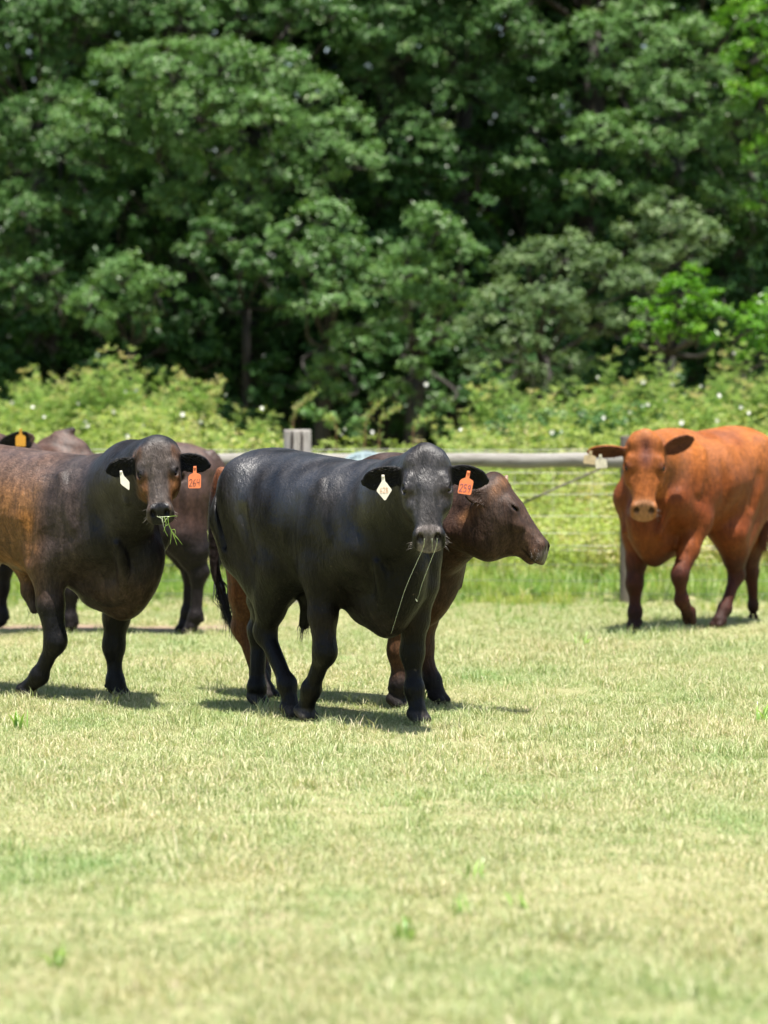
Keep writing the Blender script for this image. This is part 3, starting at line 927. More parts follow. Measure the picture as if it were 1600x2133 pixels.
if not os.environ.get('NOCOWS'):
    FRONT = (0, -1, .18)
    # the black bull in the middle, walking to the right and towards us, looking at us
    A = dict(name='black_bull', label='glossy black bull in the middle with a white diamond tag and orange tag 259',
             yaw=-54, pos=(-.314, 20.4), size=1.05, poll=(886, 941, 19.30), hdir=(.035, -.47, -.88), hup=(-.02, -.88, .47), head=.95, neck_off=(0, 0, -.03),
             RF=[(668, 1205, -.20), (677, 1358, -.20), (648, 1436, -.20), (636, 1495, -.20)],
             LF=[(868, 1225, .17), (859, 1358, .17), (863, 1435, .17), (871, 1505, .17)],
             RH=[(590, 1180, -.18), (553, 1318, -.16), (598, 1425, -.16), (606, 1486, -.16)],
             LH=[(592, 1200, .16), (540, 1315, .12), (535, 1432, .10), (536, 1486, .10)],
             earR=((-1, .12, -.24), (-.15, -.9, -.35), 1.12), earL=((1, .12, -.26), (.15, -.9, -.30), 1.08),
             tail=[(-.78, 0, 1.30, 0), (-.85, .05, 1.12, 0), (-.84, .09, .9, 0), (-.80, .10, .7, 0)],
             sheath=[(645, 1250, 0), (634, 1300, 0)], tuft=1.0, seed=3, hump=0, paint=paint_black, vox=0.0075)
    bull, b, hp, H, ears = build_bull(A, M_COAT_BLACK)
    R_ = b.R
    dR = 19.12
    make_tag('ear_tag', bull, b.PT(798, 992, dR), R_ @ np.array([.98, 0, .05]), R_ @ np.array([-.08, -.06, 1]), [(x, y) for x, y in OUT_DIAMOND], [M_TAG_WHITE, M_INK_FADED],
             '628', .026, (0, -.070), ink_r=.0010, label='white diamond ear tag with faded orange writing')
    make_tag('ear_tag', bull, b.PT(976, 984, dR), R_ @ np.array([.95, 0, -.10]), R_ @ np.array([.20, -.05, 1]), OUT_SQUARE, [M_TAG_ORANGE, M_INK_PURPLE],
             '259', .036, (0, -.080), ink_r=.0011, label='orange ear tag with the handwritten number 259')
    B = Buf()
    for pts in ([(884, 1122), (882, 1140), (868, 1172), (845, 1225), (829, 1275), (815, 1320)], [(911, 1122), (909, 1138), (897, 1170), (880, 1215), (869, 1253)],
                [(900, 1122), (901, 1150)], [(869, 1253), (866, 1247)]):
        path = catmull([b.PT(x, y, 18.93 + .16 * i / 5) for i, (x, y) in enumerate(pts)], 4)
        n = len(path)
        B.tube(path, np.linspace(.0014, .0006, n), 5)
    o = B.build('drool', M_DROOL, bull); o['label'] = 'two long thin strings of drool hanging from the mouth'

    Bb = dict(name='dark_brown_bull', label='dark brown bull at the left with tawny flank and an orange tag 264, chewing grass',
              yaw=-38, pos=(-1.90, 21.75), size=1.05, poll=(325, 926, 20.70), hdir=(.07, -.46, -.88), hup=(-.03, -.88, .46), head=.81, facew=1.10,
              RF=[(95, 1185, -.22), (116, 1335, -.22), (82, 1408, -.22), (55, 1440, -.22)],
              LF=[(248, 1225, .17), (237, 1345, .17), (240, 1420, .17), (246, 1466, .17)],
              RH=[(-120, 1180, -.18), (-160, 1315, -.16), (-110, 1400, -.16), (-100, 1440, -.16)],
              LH=[(-60, 1200, .16), (-110, 1310, .12), (-60, 1380, .12), (-25, 1425, .12)],
              earR=((-1, .12, -.30), (-.15, -.9, -.35), 1.15), earL=((1, .12, -.20), (.15, -.9, -.30), 1.15),
              tail=[(-.80, 0, 1.32, 0), (-.90, .01, 1.12, 0), (-.91, .02, .9, 0), (-.88, .02, .7, 0)],
              sheath=[(62, 1232, 0), (72, 1268, 0)], tuft=.35, seed=5, paint=paint_darkbrown, hump=0, fat=.96, neck_off=(0, 0, .02), vox=0.0075)
    bull2, b, hp, H, ears = build_bull(Bb, M_COAT_BROWN)
    R_ = b.R
    make_tag('ear_tag', bull2, b.PT(252, 983, 20.52), R_ @ np.array([.9, 0, .15]), R_ @ np.array([-.12, -.06, 1]), OUT_PARA, [M_TAG_WHITE, M_INK], label='blank white ear tag')
    make_tag('ear_tag', bull2, b.PT(406, 974, 20.52), R_ @ np.array([1, 0, .06]), R_ @ np.array([0.02, -.05, 1]), OUT_SQUARE, [M_TAG_ORANGE, M_INK],
             '264', .036, (0, -.080), ink_r=.0011, label='orange ear tag with the handwritten number 264')
    B = Buf()
    for pts in ([(327, 1075), (331, 1077), (345, 1076), (354, 1076)], [(338, 1076), (340, 1092), (342, 1100)], [(349, 1076), (351, 1092)], [(331, 1077), (337, 1081), (338, 1088)], [(342, 1088), (347, 1080)]):
        path = catmull([b.PT(x, y, 20.30) for x, y in pts], 4)
        B.tube(path, .0016, 5)
    o = B.build('drool', M_DROOL, bull2); o['label'] = 'strings of green froth at the lips'
    gs = empty('grass_sprig', tuple(P(345, 1075, 20.30)), 0)
    tag(gs, 'green grass sprig hanging from the mouth of the dark brown bull with tag 264', 'grass')
    B = Buf(); o0 = P(345, 1075, 20.30)
    for pts in ([(350, 1076), (351, 1090), (357, 1105), (367, 1117), (380, 1135)], [(342, 1077), (346, 1090), (343, 1103), (350, 1118)], [(357, 1104), (356, 1120), (355, 1134)],
                [(358, 1106), (364, 1122), (369, 1136)], [(357, 1104), (364, 1103), (366, 1112)], [(352, 1092), (344, 1097), (341, 1108)], [(360, 1112), (372, 1124)], [(348, 1078), (360, 1075), (370, 1075)]):
        path = catmull([P(x, y, 20.29 - .01 * i) - o0 for i, (x, y) in enumerate(pts)], 5)
        n = len(path)
        B.tube(path, np.linspace(.0020, .0008, n), 4)
    B.build('grass_blade', M_BLADE, gs)

    Cc = dict(name='brown_bull', label='brown bull behind the black bull, its head in profile to the right',
              yaw=-38, pos=(-.22, 21.40), size=1.0, poll=(1036, 998, 20.55), hdir=(.67, -.18, -.71), hup=(.71, -.12, .67), head=.955, facew=1.08, jaw=1.2, throat=True, eyeopen=.5,
              RF=[(840, 1225, -.20), (831, 1355, -.20), (831, 1425, -.20), (826, 1476, -.20)],
              LF=[(890, 1225, .18), (880, 1345, .18), (900, 1418, .18), (912, 1482, .18)],
              RH=[(540, 1180, -.18), (508, 1310, -.16), (540, 1410, -.16), (556, 1452, -.16)],
              LH=[(570, 1180, .16), (545, 1300, .12), (545, 1400, .12), (548, 1440, .12)],
              earR=((-.9, -.25, .12), (.1, -.9, .2), .7), earL=((-.2, .9, -.1), (.6, .3, .2), .8), hair=M_HAIR_BROWN,
              tail=[(462, 985, -.04), (449, 1050, -.05), (446, 1120, -.05), (449, 1190, -.05), (466, 1240, -.05)], switch=M_HAIR_BLACK, neck_off=(0, 0, -.04), seed=7, paint=paint_brown, folds=4, vox=0.0085)
    bull3, b, hp, H, ears = build_bull(Cc, M_COAT_BROWN)
    for sd in (1,):
        B = Buf(); B.tube([hp(.05, sd * .085, -.03), hp(.03, sd * .105, .01), hp(.005, sd * .112, .04)], [.020, .016, .009], 10)
        B.build('horn', M_HORN, bull3)

    Dd = dict(name='reddish_brown_bull', label='reddish brown bull with yellow ear tag behind the dark brown bull at the left',
              yaw=168, pos=(-1.96, 27.25), size=1.0, poll=(-28, 900, 26.5), hdir=(-.55, -.45, -.70), hup=(-.45, -.55, .70), head=1.0,
              LF=[(142, 1150, .20), (147, 1232, .20), (147, 1290, .20), (146, 1322, .20)],
              RF=[(8, 1150, -.20), (2, 1222, -.20), (3, 1280, -.20), (0, 1306, -.20)],
              LH=[(372, 1115, .18), (413, 1196, .16), (408, 1284, .16), (397, 1320, .16)],
              RH=[(360, 1115, -.18), (396, 1190, -.14), (392, 1275, -.14), (384, 1306, -.14)],
              earR=((-.8, .3, -.2), (0, -1, .1)), earL=((.93, -.05, .32), (.0, -1, -.1), 1.3), whiskers=False,
              tail=[(-.76, 0, 1.26, 0), (-.86, -.03, 1.08, 0), (-.87, -.05, .86, 0), (-.84, -.05, .68, 0)], hump=1.12, sag=.06, neckw=.86, seed=9, paint=paint_backbrown, vox=0.010)
    bull4, b, hp, H, ears = build_bull(Dd, M_COAT_BROWN)
    R_ = b.R
    make_tag('ear_tag', bull4, b.PT(43, 896, 26.2), R_ @ np.array([1, 0, 0]), R_ @ np.array([0, 0, 1]), OUT_SQUARE, [M_TAG_YELLOW, M_INK], label='yellow ear tag')

    Ff = dict(name='red_bull', label='rust red bull at the right edge walking towards the camera with one front leg raised',
              yaw=233, pos=(2.27, 27.76), size=1.07, poll=(1345, 908, 26.85), hdir=(-.03, -.30, -.95), hup=(0, -.95, .30), head=1.10,
              RF=[(1330, 1125, -.19), (1322, 1215, -.19), (1323, 1275, -.19), (1321, 1308, -.19)],
              LF=[(1452, 1095, .21), (1416, 1198, .22), (1420, 1250, .20), (1438, 1284, .20)], raise_LF=True,
              LH=[(1520, 1110, .18), (1534, 1198, .17), (1510, 1268, .17), (1497, 1300, .17)],
              RH=[(1545, 1120, -.16), (1564, 1190, -.14), (1572, 1262, -.14), (1577, 1288, -.14)],
              earR=((-1, .1, .0), (-.1, -.55, -.83), 1.2), earL=((.88, .1, .36), (.1, -.9, -.5), 1.05), hair=M_HAIR_RED, switch=M_HAIR_RED,
              tail=[(-.82, 0, 1.34, 0), (-.92, .01, 1.14, 0), (-.93, .02, .92, 0), (-.90, .02, .72, 0)], seed=11, paint=paint_red, folds=4, hump=.5, vox=0.010)
    bull5, b, hp, H, ears = build_bull(Ff, M_COAT_RED)
    R_ = b.R
    make_tag('ear_tag', bull5, b.PT(1230, 944, 26.7), R_ @ np.array([1, 0, -.1]), R_ @ np.array([.1, 0, 1]), [(x * 1.25, y * .8 + .012) for x, y in OUT_SQUARE], [M_TAG_TAN, M_INK], label='tan ear tag')
    make_tag('ear_tag', bull5, b.PT(1251, 951, 26.62), R_ @ np.array([1, 0, .1]), R_ @ np.array([-.1, 0, 1]), [(x * 1.2, y * .8 + .008) for x, y in OUT_SQUARE], [M_TAG_GREY, M_INK], label='pale grey ear tag')

# ---------------------------------------------------------------- ground
def ground_material():
    m, nt, bs, out = new_mat('pasture_soil')
    n1 = noise_tex(nt, 0.7, 5, 0.6); n2 = noise_tex(nt, 30, 5, 0.7); n3 = noise_tex(nt, 5, 4, 0.6)
    r1 = ramp(nt, n1.outputs[0], [(0.35, (.32, .30, .16)), (0.65, (.24, .27, .11))])
    r2 = ramp(nt, n2.outputs[0], [(0.35, (.15, .14, .07)), (0.7, (.36, .33, .18))])
    c = mix_rgb(nt, .5, r1.outputs[0], r2.outputs[0])
    at = node(nt, 'ShaderNodeAttribute', attribute_name='bare')
    r3 = ramp(nt, n3.outputs[0], [(0.3, (.20, .14, .10)), (0.7, (.30, .22, .165))])
    c = mix_rgb(nt, at.outputs['Fac'], c, r3.outputs[0])
    nt.links.new(c, bs.inputs['Base Color'])
    bs.inputs['Roughness'].default_value = 0.95
    bs.inputs['Specular IOR Level'].default_value = 0.1
    bp = node(nt, 'ShaderNodeBump'); bp.inputs['Strength'].default_value = 0.6; bp.inputs['Distance'].default_value = 0.03
    nt.links.new(n2.outputs[0], bp.inputs['Height']); nt.links.new(bp.outputs[0], bs.inputs['Normal'])
    return m

def bare_mask(x, y):
    """trampled bare earth along the fence behind the herd"""
    p = np.stack([x, y, 0 * x], 1)
    n = vnoise(p * .9, 31) * .35 + vnoise(p * 3, 32) * .25
    a = np.exp(-((y - 27.9 - .25 * np.sin(x * 1.3)) / .55) ** 2) * smooth01(-x, .4, 1.3) * 1.5
    b = .9 * np.exp(-((y - 24.5) / .25)**2 - ((x + .95) / .35)**2) * 0
    return np.clip((a + b + n * 1.1 - .45) * 1.6, 0, 1)

gx = np.concatenate([[-1500, -400, -100, -30], np.arange(-12, 12.01, .2), [30, 100, 400, 1500]])
gy = np.concatenate([[-200, -30, 0], np.arange(6, 60.01, .25), [80, 150, 500, 2500]])
GX, GY = np.meshgrid(gx, gy, indexing='ij')
gv = np.stack([GX.ravel(), GY.ravel(), 0 * GX.ravel()], 1)
near = (np.abs(gv[:, 0]) < 12) & (gv[:, 1] > 6) & (gv[:, 1] < 60)
gv[near, 2] = -.012 + .010 * vnoise(gv[near] * .45, 41)
ii, jj = np.meshgrid(np.arange(len(gx) - 1), np.arange(len(gy) - 1), indexing='ij')
a0 = (ii * len(gy) + jj).ravel()
gq = np.stack([a0, a0 + len(gy), a0 + len(gy) + 1, a0 + 1], 1)
ground = mesh_obj('ground', gv, gq, ground_material(), attrs={'bare': bare_mask(gv[:, 0], gv[:, 1]) * near})
tag(ground, 'flat pasture ground of soil and straw under the grass', None, None, 'structure')

# ---------------------------------------------------------------- foliage materials
def leaf_material(name, stops, trans=0.25, rough=0.4, spec=0.5, instancer=False, tcol=None, nscale=None):
    m = bpy.data.materials.new(name); m.use_nodes = True
    nt = m.node_tree; nt.nodes.clear()
    out = nt.nodes.new('ShaderNodeOutputMaterial')
    bs = nt.nodes.new('ShaderNodeBsdfPrincipled')
    at = node(nt, 'ShaderNodeAttribute', attribute_name='tint')
    r = ramp(nt, at.outputs['Fac'], stops)
    col = r.outputs[0]
    if instancer:
        at2 = node(nt, 'ShaderNodeAttribute', attribute_name='patch'); at2.attribute_type = 'INSTANCER'
        r2 = ramp(nt, at2.outputs['Fac'], instancer)
        col = mix_rgb(nt, 1.0, col, r2.outputs[0], 'MULTIPLY')
    nt.links.new(col, bs.inputs['Base Color'])
    bs.inputs['Roughness'].default_value = rough
    bs.inputs['Specular IOR Level'].default_value = spec
    tr = nt.nodes.new('ShaderNodeBsdfTranslucent')
    g = nt.nodes.new('ShaderNodeMix'); g.data_type = 'RGBA'; g.blend_type = 'MULTIPLY'
    g.inputs[0].default_value = 1.0; nt.links.new(col, g.inputs[6]); g.inputs[7].default_value = (*(tcol or (1.3, 1.5, .5)), 1)
    nt.links.new(g.outputs[2], tr.inputs[0])
    mx = nt.nodes.new('ShaderNodeMixShader'); mx.inputs[0].default_value = trans
    nt.links.new(bs.outputs[0], mx.inputs[1]); nt.links.new(tr.outputs[0], mx.inputs[2])
    nt.links.new(mx.outputs[0], out.inputs[0])
    return m

def leaf_quads(c, nvec, length, width, r, fold=.25, droop=0.0, axis=None):
    """rhombic leaves: c centres (n,3), nvec facing (n,3)"""
    n = len(c)
    nv = nvec / (np.linalg.norm(nvec, axis=1)[:, None] + 1e-9)
    a = r.normal(size=(n, 3)) if axis is None else axis
    a = a - nv * (a * nv).sum(1)[:, None]
    a /= np.linalg.norm(a, axis=1)[:, None] + 1e-9
    b = np.cross(nv, a)
    L = (length if np.ndim(length) else np.full(n, length))[:, None]
    W = (width if np.ndim(width) else np.full(n, width))[:, None]
    v = np.stack([c - a * L * .5, c + b * W * .5 + nv * W * fold - a * L * .06, c + a * L * .5 - np.array([0, 0, 1]) * L * droop, c - b * W * .5 + nv * W * fold - a * L * .06], 1).reshape(-1, 3)
    q = np.arange(n * 4).reshape(-1, 4)
    return v, q

# ---------------------------------------------------------------- pasture grass (one stuff object, tufts instanced on points)
def blade_mesh(name, nb, rad, hgt, wid, lean, r, mat, curl=.5, flat=0.0):
    vs, qs, ts, tint = [], [], [], []
    n = 0
    for i in range(nb):
        a = r.uniform(0, 6.283); d = rad * math.sqrt(r.uniform())
        p = np.array([d * math.cos(a), d * math.sin(a), -.004])
        h = hgt * r.uniform(.45, 1.15)
        ang = r.uniform(0, 6.283); le = lean * r.uniform(.3, 1.3)
        dr = np.array([math.cos(ang), math.sin(ang), 0])
        sd = np.array([-dr[1], dr[0], 0]) * wid * r.uniform(.6, 1.3) * .5
        up = np.array([0, 0, 1.0])
        p1 = p + up * h * .5 * (1 - flat) + dr * h * le * .35
        kink = np.array([math.cos(ang + r.normal(0, curl)), math.sin(ang + r.normal(0, curl)), 0])
        p2 = p1 + up * h * (.5 - .35 * le) * (1 - flat) + kink * h * le * .75
        vs += [p - sd, p + sd, p1 + sd * .8, p1 - sd * .8, p2]
        qs.append((n, n + 1, n + 2, n + 3)); ts.append((n + 3, n + 2, n + 4))
        tv = np.clip(r.normal(.5, .25), 0, 1)
        tint += [tv] * 5
        n += 5
    me_o = mesh_obj(name, np.array(vs), [np.array(qs), np.array(ts)], mat, attrs={'tint': np.array(tint)})
    return me_o

def instancer(name, pts, rot, scl, idx, patch, sources, label=None):
    coll = bpy.data.collections.new(name + '_sources')
    for i, o in enumerate(sources):
        o.name = '%s_source_%02d' % (name, i)
        COL.objects.unlink(o); coll.objects.link(o)
    me = bpy.data.meshes.new(name)
    me.vertices.add(len(pts)); me.vertices.foreach_set('co', np.asarray(pts, np.float32).ravel())
    for an, ty, av in (('rotv', 'FLOAT_VECTOR', rot), ('sclv', 'FLOAT_VECTOR', scl)):
        a = me.attributes.new(an, ty, 'POINT'); a.data.foreach_set('vector', np.asarray(av, np.float32).ravel())
    a = me.attributes.new('idx', 'INT', 'POINT'); a.data.foreach_set('value', np.asarray(idx, np.int32))
    a = me.attributes.new('patch', 'FLOAT', 'POINT'); a.data.foreach_set('value', np.asarray(patch, np.float32))
    o = bpy.data.objects.new(name, me); COL.objects.link(o)
    ng = bpy.data.node_groups.new(name + '_scatter', 'GeometryNodeTree')
    ng.interface.new_socket('Geometry', in_out='INPUT', socket_type='NodeSocketGeometry')
    ng.interface.new_socket('Geometry', in_out='OUTPUT', socket_type='NodeSocketGeometry')
    N = ng.nodes; Lk = ng.links
    gi, go = N.new('NodeGroupInput'), N.new('NodeGroupOutput')
    ci = N.new('GeometryNodeCollectionInfo'); ci.inputs['Collection'].default_value = coll
    ci.inputs['Separate Children'].default_value = True; ci.inputs['Reset Children'].default_value = True
    ip = N.new('GeometryNodeInstanceOnPoints'); ip.inputs['Pick Instance'].default_value = True
    def na(nm, ty):
        q = N.new('GeometryNodeInputNamedAttribute'); q.data_type = ty; q.inputs[0].default_value = nm; return q.outputs[0]
    Lk.new(gi.outputs[0], ip.inputs['Points']); Lk.new(ci.outputs[0], ip.inputs['Instance'])
    Lk.new(na('idx', 'INT'), ip.inputs['Instance Index'])
    er = N.new('FunctionNodeEulerToRotation'); Lk.new(na('rotv', 'FLOAT_VECTOR'), er.inputs[0]); Lk.new(er.outputs[0], ip.inputs['Rotation'])
    Lk.new(na('sclv', 'FLOAT_VECTOR'), ip.inputs['Scale'])
    Lk.new(ip.outputs[0], go.inputs[0])
    md = o.modifiers.new('scatter', 'NODES'); md.node_group = ng
    tag(o, label, None, None, 'stuff')
    return o

M_GRASS = leaf_material('pasture_grass', [(0.0, (.11, .185, .055)), (0.3, (.24, .32, .135)), (0.55, (.385, .43, .235)), (0.8, (.53, .525, .36)), (1.0, (.64, .59, .46))],
                        trans=.30, rough=.45, spec=.35, instancer=[(0.0, (.52, .80, .42)), (0.35, (.95, .98, .80)), (0.7, (1.10, 1.02, .94)), (1.0, (1.20, 1.03, .98))], tcol=(1.0, 1.1, .65))
M_LUSH = leaf_material('lush_grass', [(0.0, (.11, .20, .035)), (0.5, (.24, .35, .075)), (0.8, (.38, .43, .15)), (1.0, (.55, .50, .30))],
                       trans=.35, rough=.4, spec=.35, instancer=[(0.0, (.6, .85, .6)), (0.5, (1, 1, 1)), (1.0, (1.5, 1.2, 1.2))], tcol=(1.2, 1.35, .5))

if not os.environ.get('NOENV'):
    r = np.random.default_rng(101)
    src = []
    for i in range(5): src.append(blade_mesh('tuft', 74, .078, .033, .0023, 1.1, r, M_GRASS, curl=1.1))
    for i in range(4): src.append(blade_mesh('tuft', 74, .090, .022, .0025, 1.6, r, M_GRASS, curl=1.4, flat=.35))
    for i in range(3): src.append(blade_mesh('tuft', 34, .050, .075, .0030, .75, r, M_GRASS, curl=.7))
    pts = []
    for y0 in np.arange(8.6, 31.0, .5):
        hwid = .1 * (y0 + .5) + 1.7
        dens = 330 if y0 < 26 else 230
        n = int(dens * .5 * 2 * hwid)
        pts.append(np.stack([r.uniform(-hwid, hwid, n), r.uniform(y0, y0 + .5, n), np.zeros(n)], 1))
    pts = np.concatenate(pts)
    bare = bare_mask(pts[:, 0], pts[:, 1])
    pts = pts[r.uniform(size=len(pts)) > bare * .93]
    n = len(pts)
    pn = vnoise(pts * np.array([.55, .40, 0]), 51) * .5 + vnoise(pts * np.array([1.8, 1.3, 0]), 52) * .35
    patch = np.clip(.68 + pn * .44 + r.normal(0, .12, n), 0, 1)
    hn = vnoise(pts * np.array([1.3, .9, 0]), 53)
    idx = np.where(r.uniform(size=n) < .52, r.integers(0, 5, n), r.integers(5, 9, n))
    tall = r.uniform(size=n) < .045 + .11 * np.clip(hn, 0, 1)
    idx = np.where(tall, r.integers(9, 12, n), idx)
    sc = r.uniform(.8, 1.35, n) * (1 + .14 * hn)
    rot = np.stack([r.normal(0, .10, n), r.normal(0, .10, n), r.uniform(0, 6.283, n)], 1)
    pts[:, 2] = -.012
    instancer('pasture_grass', pts, rot, np.stack([sc * 1.1, sc * 1.1, sc], 1), idx, patch, src, 'short pale straw and green grass covering the paddock')

    # taller lush grass beyond the fence
    src = []
    for i in range(4): src.append(blade_mesh('lush', 34, .09, .22, .009, .55, r, M_LUSH, curl=.5))
    for i in range(3): src.append(blade_mesh('lush', 26, .07, .34, .008, .45, r, M_LUSH, curl=.5))
    pts = []
    for y0 in np.arange(28.0, 38.5, .5):
        hwid = .1 * (y0 + .5) + 2.2
        n = int(95 * .5 * 2 * hwid)
        pts.append(np.stack([r.uniform(-hwid, hwid, n), r.uniform(y0, y0 + .5, n), np.full(n, -.012)], 1))
    pts = np.concatenate(pts); n = len(pts)
    keep = r.uniform(size=n) < smooth01(pts[:, 1], 28.4, 31.4) * (1 - .85 * bare_mask(pts[:, 0], pts[:, 1])) * (.6 + .6 * vnoise(pts * np.array([.8, .9, 0]), 63)) + .04
    pts = pts[keep]; n = len(pts)
    pn = vnoise(pts * np.array([.35, .6, 0]), 61) * .6 + vnoise(pts * np.array([1.2, 1.2, 0]), 62) * .4
    patch = np.clip(.45 + pn * .45 + r.normal(0, .1, n), 0, 1)
    idx = np.where(r.uniform(size=n) < .7, r.integers(0, 4, n), r.integers(4, 7, n))
    sc = r.uniform(.5, 1.2, n) * (1 + .3 * pn) * (.30 + .70 * smooth01(pts[:, 1], 29.5, 33))
    rot = np.stack([r.normal(0, .12, n), r.normal(0, .12, n), r.uniform(0, 6.283, n)], 1)
    instancer('tall_grass', pts, rot, np.stack([sc, sc, sc], 1), idx, patch, src, 'long bright green grass growing beyond the fence')

# a few broad bladed weeds standing out of the pasture
M_WEED = leaf_material('broad_grass_blade', [(0.0, (.16, .30, .06)), (1.0, (.33, .47, .13))], trans=.35, rough=.35, tcol=(1.2, 1.4, .4))
def weed_clump(x, y, nb, h, label, seed):
    rr = np.random.default_rng(seed)
    B = Buf(); tint = []
    for i in range(nb):
        ang = rr.uniform(0, 6.283); dr = np.array([math.cos(ang), math.sin(ang), 0]); sd = np.array([-dr[1], dr[0], 0])
        hh = h * rr.uniform(.5, 1.1); le = rr.uniform(.2, .9); w = rr.uniform(.004, .008)
        p = np.array([rr.normal(0, .02), rr.normal(0, .02), 0])
        pp = [p + np.array([0, 0, 1]) * hh * (t - .35 * le * t * t) + dr * hh * le * t * t * .8 for t in (0, .3, .6, .85, 1)]
        ww = [w * .7, w, w * .9, w * .5, .0005]
        v = []
        for q, wi in zip(pp, ww): v += [q - sd * wi, q + sd * wi + np.array([0, 0, .001])]
        B.add(v, [(2 * k, 2 * k + 1, 2 * k + 3, 2 * k + 2) for k in range(4)])
        tint += [rr.uniform()] * 10
    o = B.build('grass_clump', M_WEED, attrs={'tint': np.array(tint)})
    o.location = (x, y, -.01)
    tag(o, label, 'grass clump')
    return o
def gpos(px, py):
    rr = ray(px, py); t = CAM_H / -rr[2]
    return rr[0] * t, rr[1] * t
if not os.environ.get('NOENV'):
    for k, (px, py, nb, h, lab) in enumerate([
        (848, 1955, 10, .10, 'bright green grass clump in the blurred foreground, lower middle'),
        (965, 1905, 10, .10, 'bright green grass clump just right of the lowest middle clump'),
        (1080, 1890, 7, .10, 'small thin green clump in the foreground right of the two bright clumps'),
        (985, 1830, 6, .10, 'single leaning green blade clump above the bright foreground clumps'),
        (42, 1515, 12, .12, 'slender green clump below the left bull, near the left edge'),
        (1215, 1345, 10, .13, 'slender green clump on the pale grass left of the red bull'),
        (890, 1462, 4, .22, 'long curved grass stem beside the front hoof of the black bull'),
        (1590, 1500, 12, .12, 'dark green clump at the right edge halfway down the pasture'),
        (120, 2010, 12, .09, 'low green clump in the blurred lower left foreground')]):
        x, y = gpos(px, py)
        weed_clump(x, y, nb, h, lab, 200 + k)

# ---------------------------------------------------------------- fence
def wood_material(name, a, b, scale=(6, 6, 1)):
    m, nt, bs, out = new_mat(name)
    n = noise_tex(nt, 9, 6, .65, mapscale=scale); n2 = noise_tex(nt, 3, 3, .6)
    rr = ramp(nt, n.outputs[0], [(0.32, b), (0.5, a), (0.8, tuple(x * 1.15 for x in a))])
    c = mix_rgb(nt, .35, rr.outputs[0], ramp(nt, n2.outputs[0], [(0.3, b), (0.7, a)]).outputs[0])
    nt.links.new(c, bs.inputs['Base Color']); bs.inputs['Roughness'].default_value = .75
    bp = node(nt, 'ShaderNodeBump'); bp.inputs['Strength'].default_value = .5; bp.inputs['Distance'].default_value = .006
    nt.links.new(n.outputs[0], bp.inputs['Height']); nt.links.new(bp.outputs[0], bs.inputs['Normal'])
    return m
M_RAIL = wood_material('weathered_rail', (.235, .225, .20), (.085, .07, .05), (.8, 8, 8))
M_POST = wood_material('weathered_post', (.34, .32, .29), (.10, .075, .06), (8, 8, .8))
M_POST_BROWN = wood_material('brown_post', (.15, .125, .10), (.06, .045, .035), (8, 8, .8))
M_WIRE = plain_mat('wire', (.50, .49, .45), .6, .3)
M_WIRE2 = plain_mat('brace_wire', (.12, .10, .085), .6, .4)
M_SIGN = plain_mat('pale_blue_sign', (.50, .62, .68), .4, .5)
M_SIGNT = plain_mat('sign_lettering', (.04, .10, .20), .5)
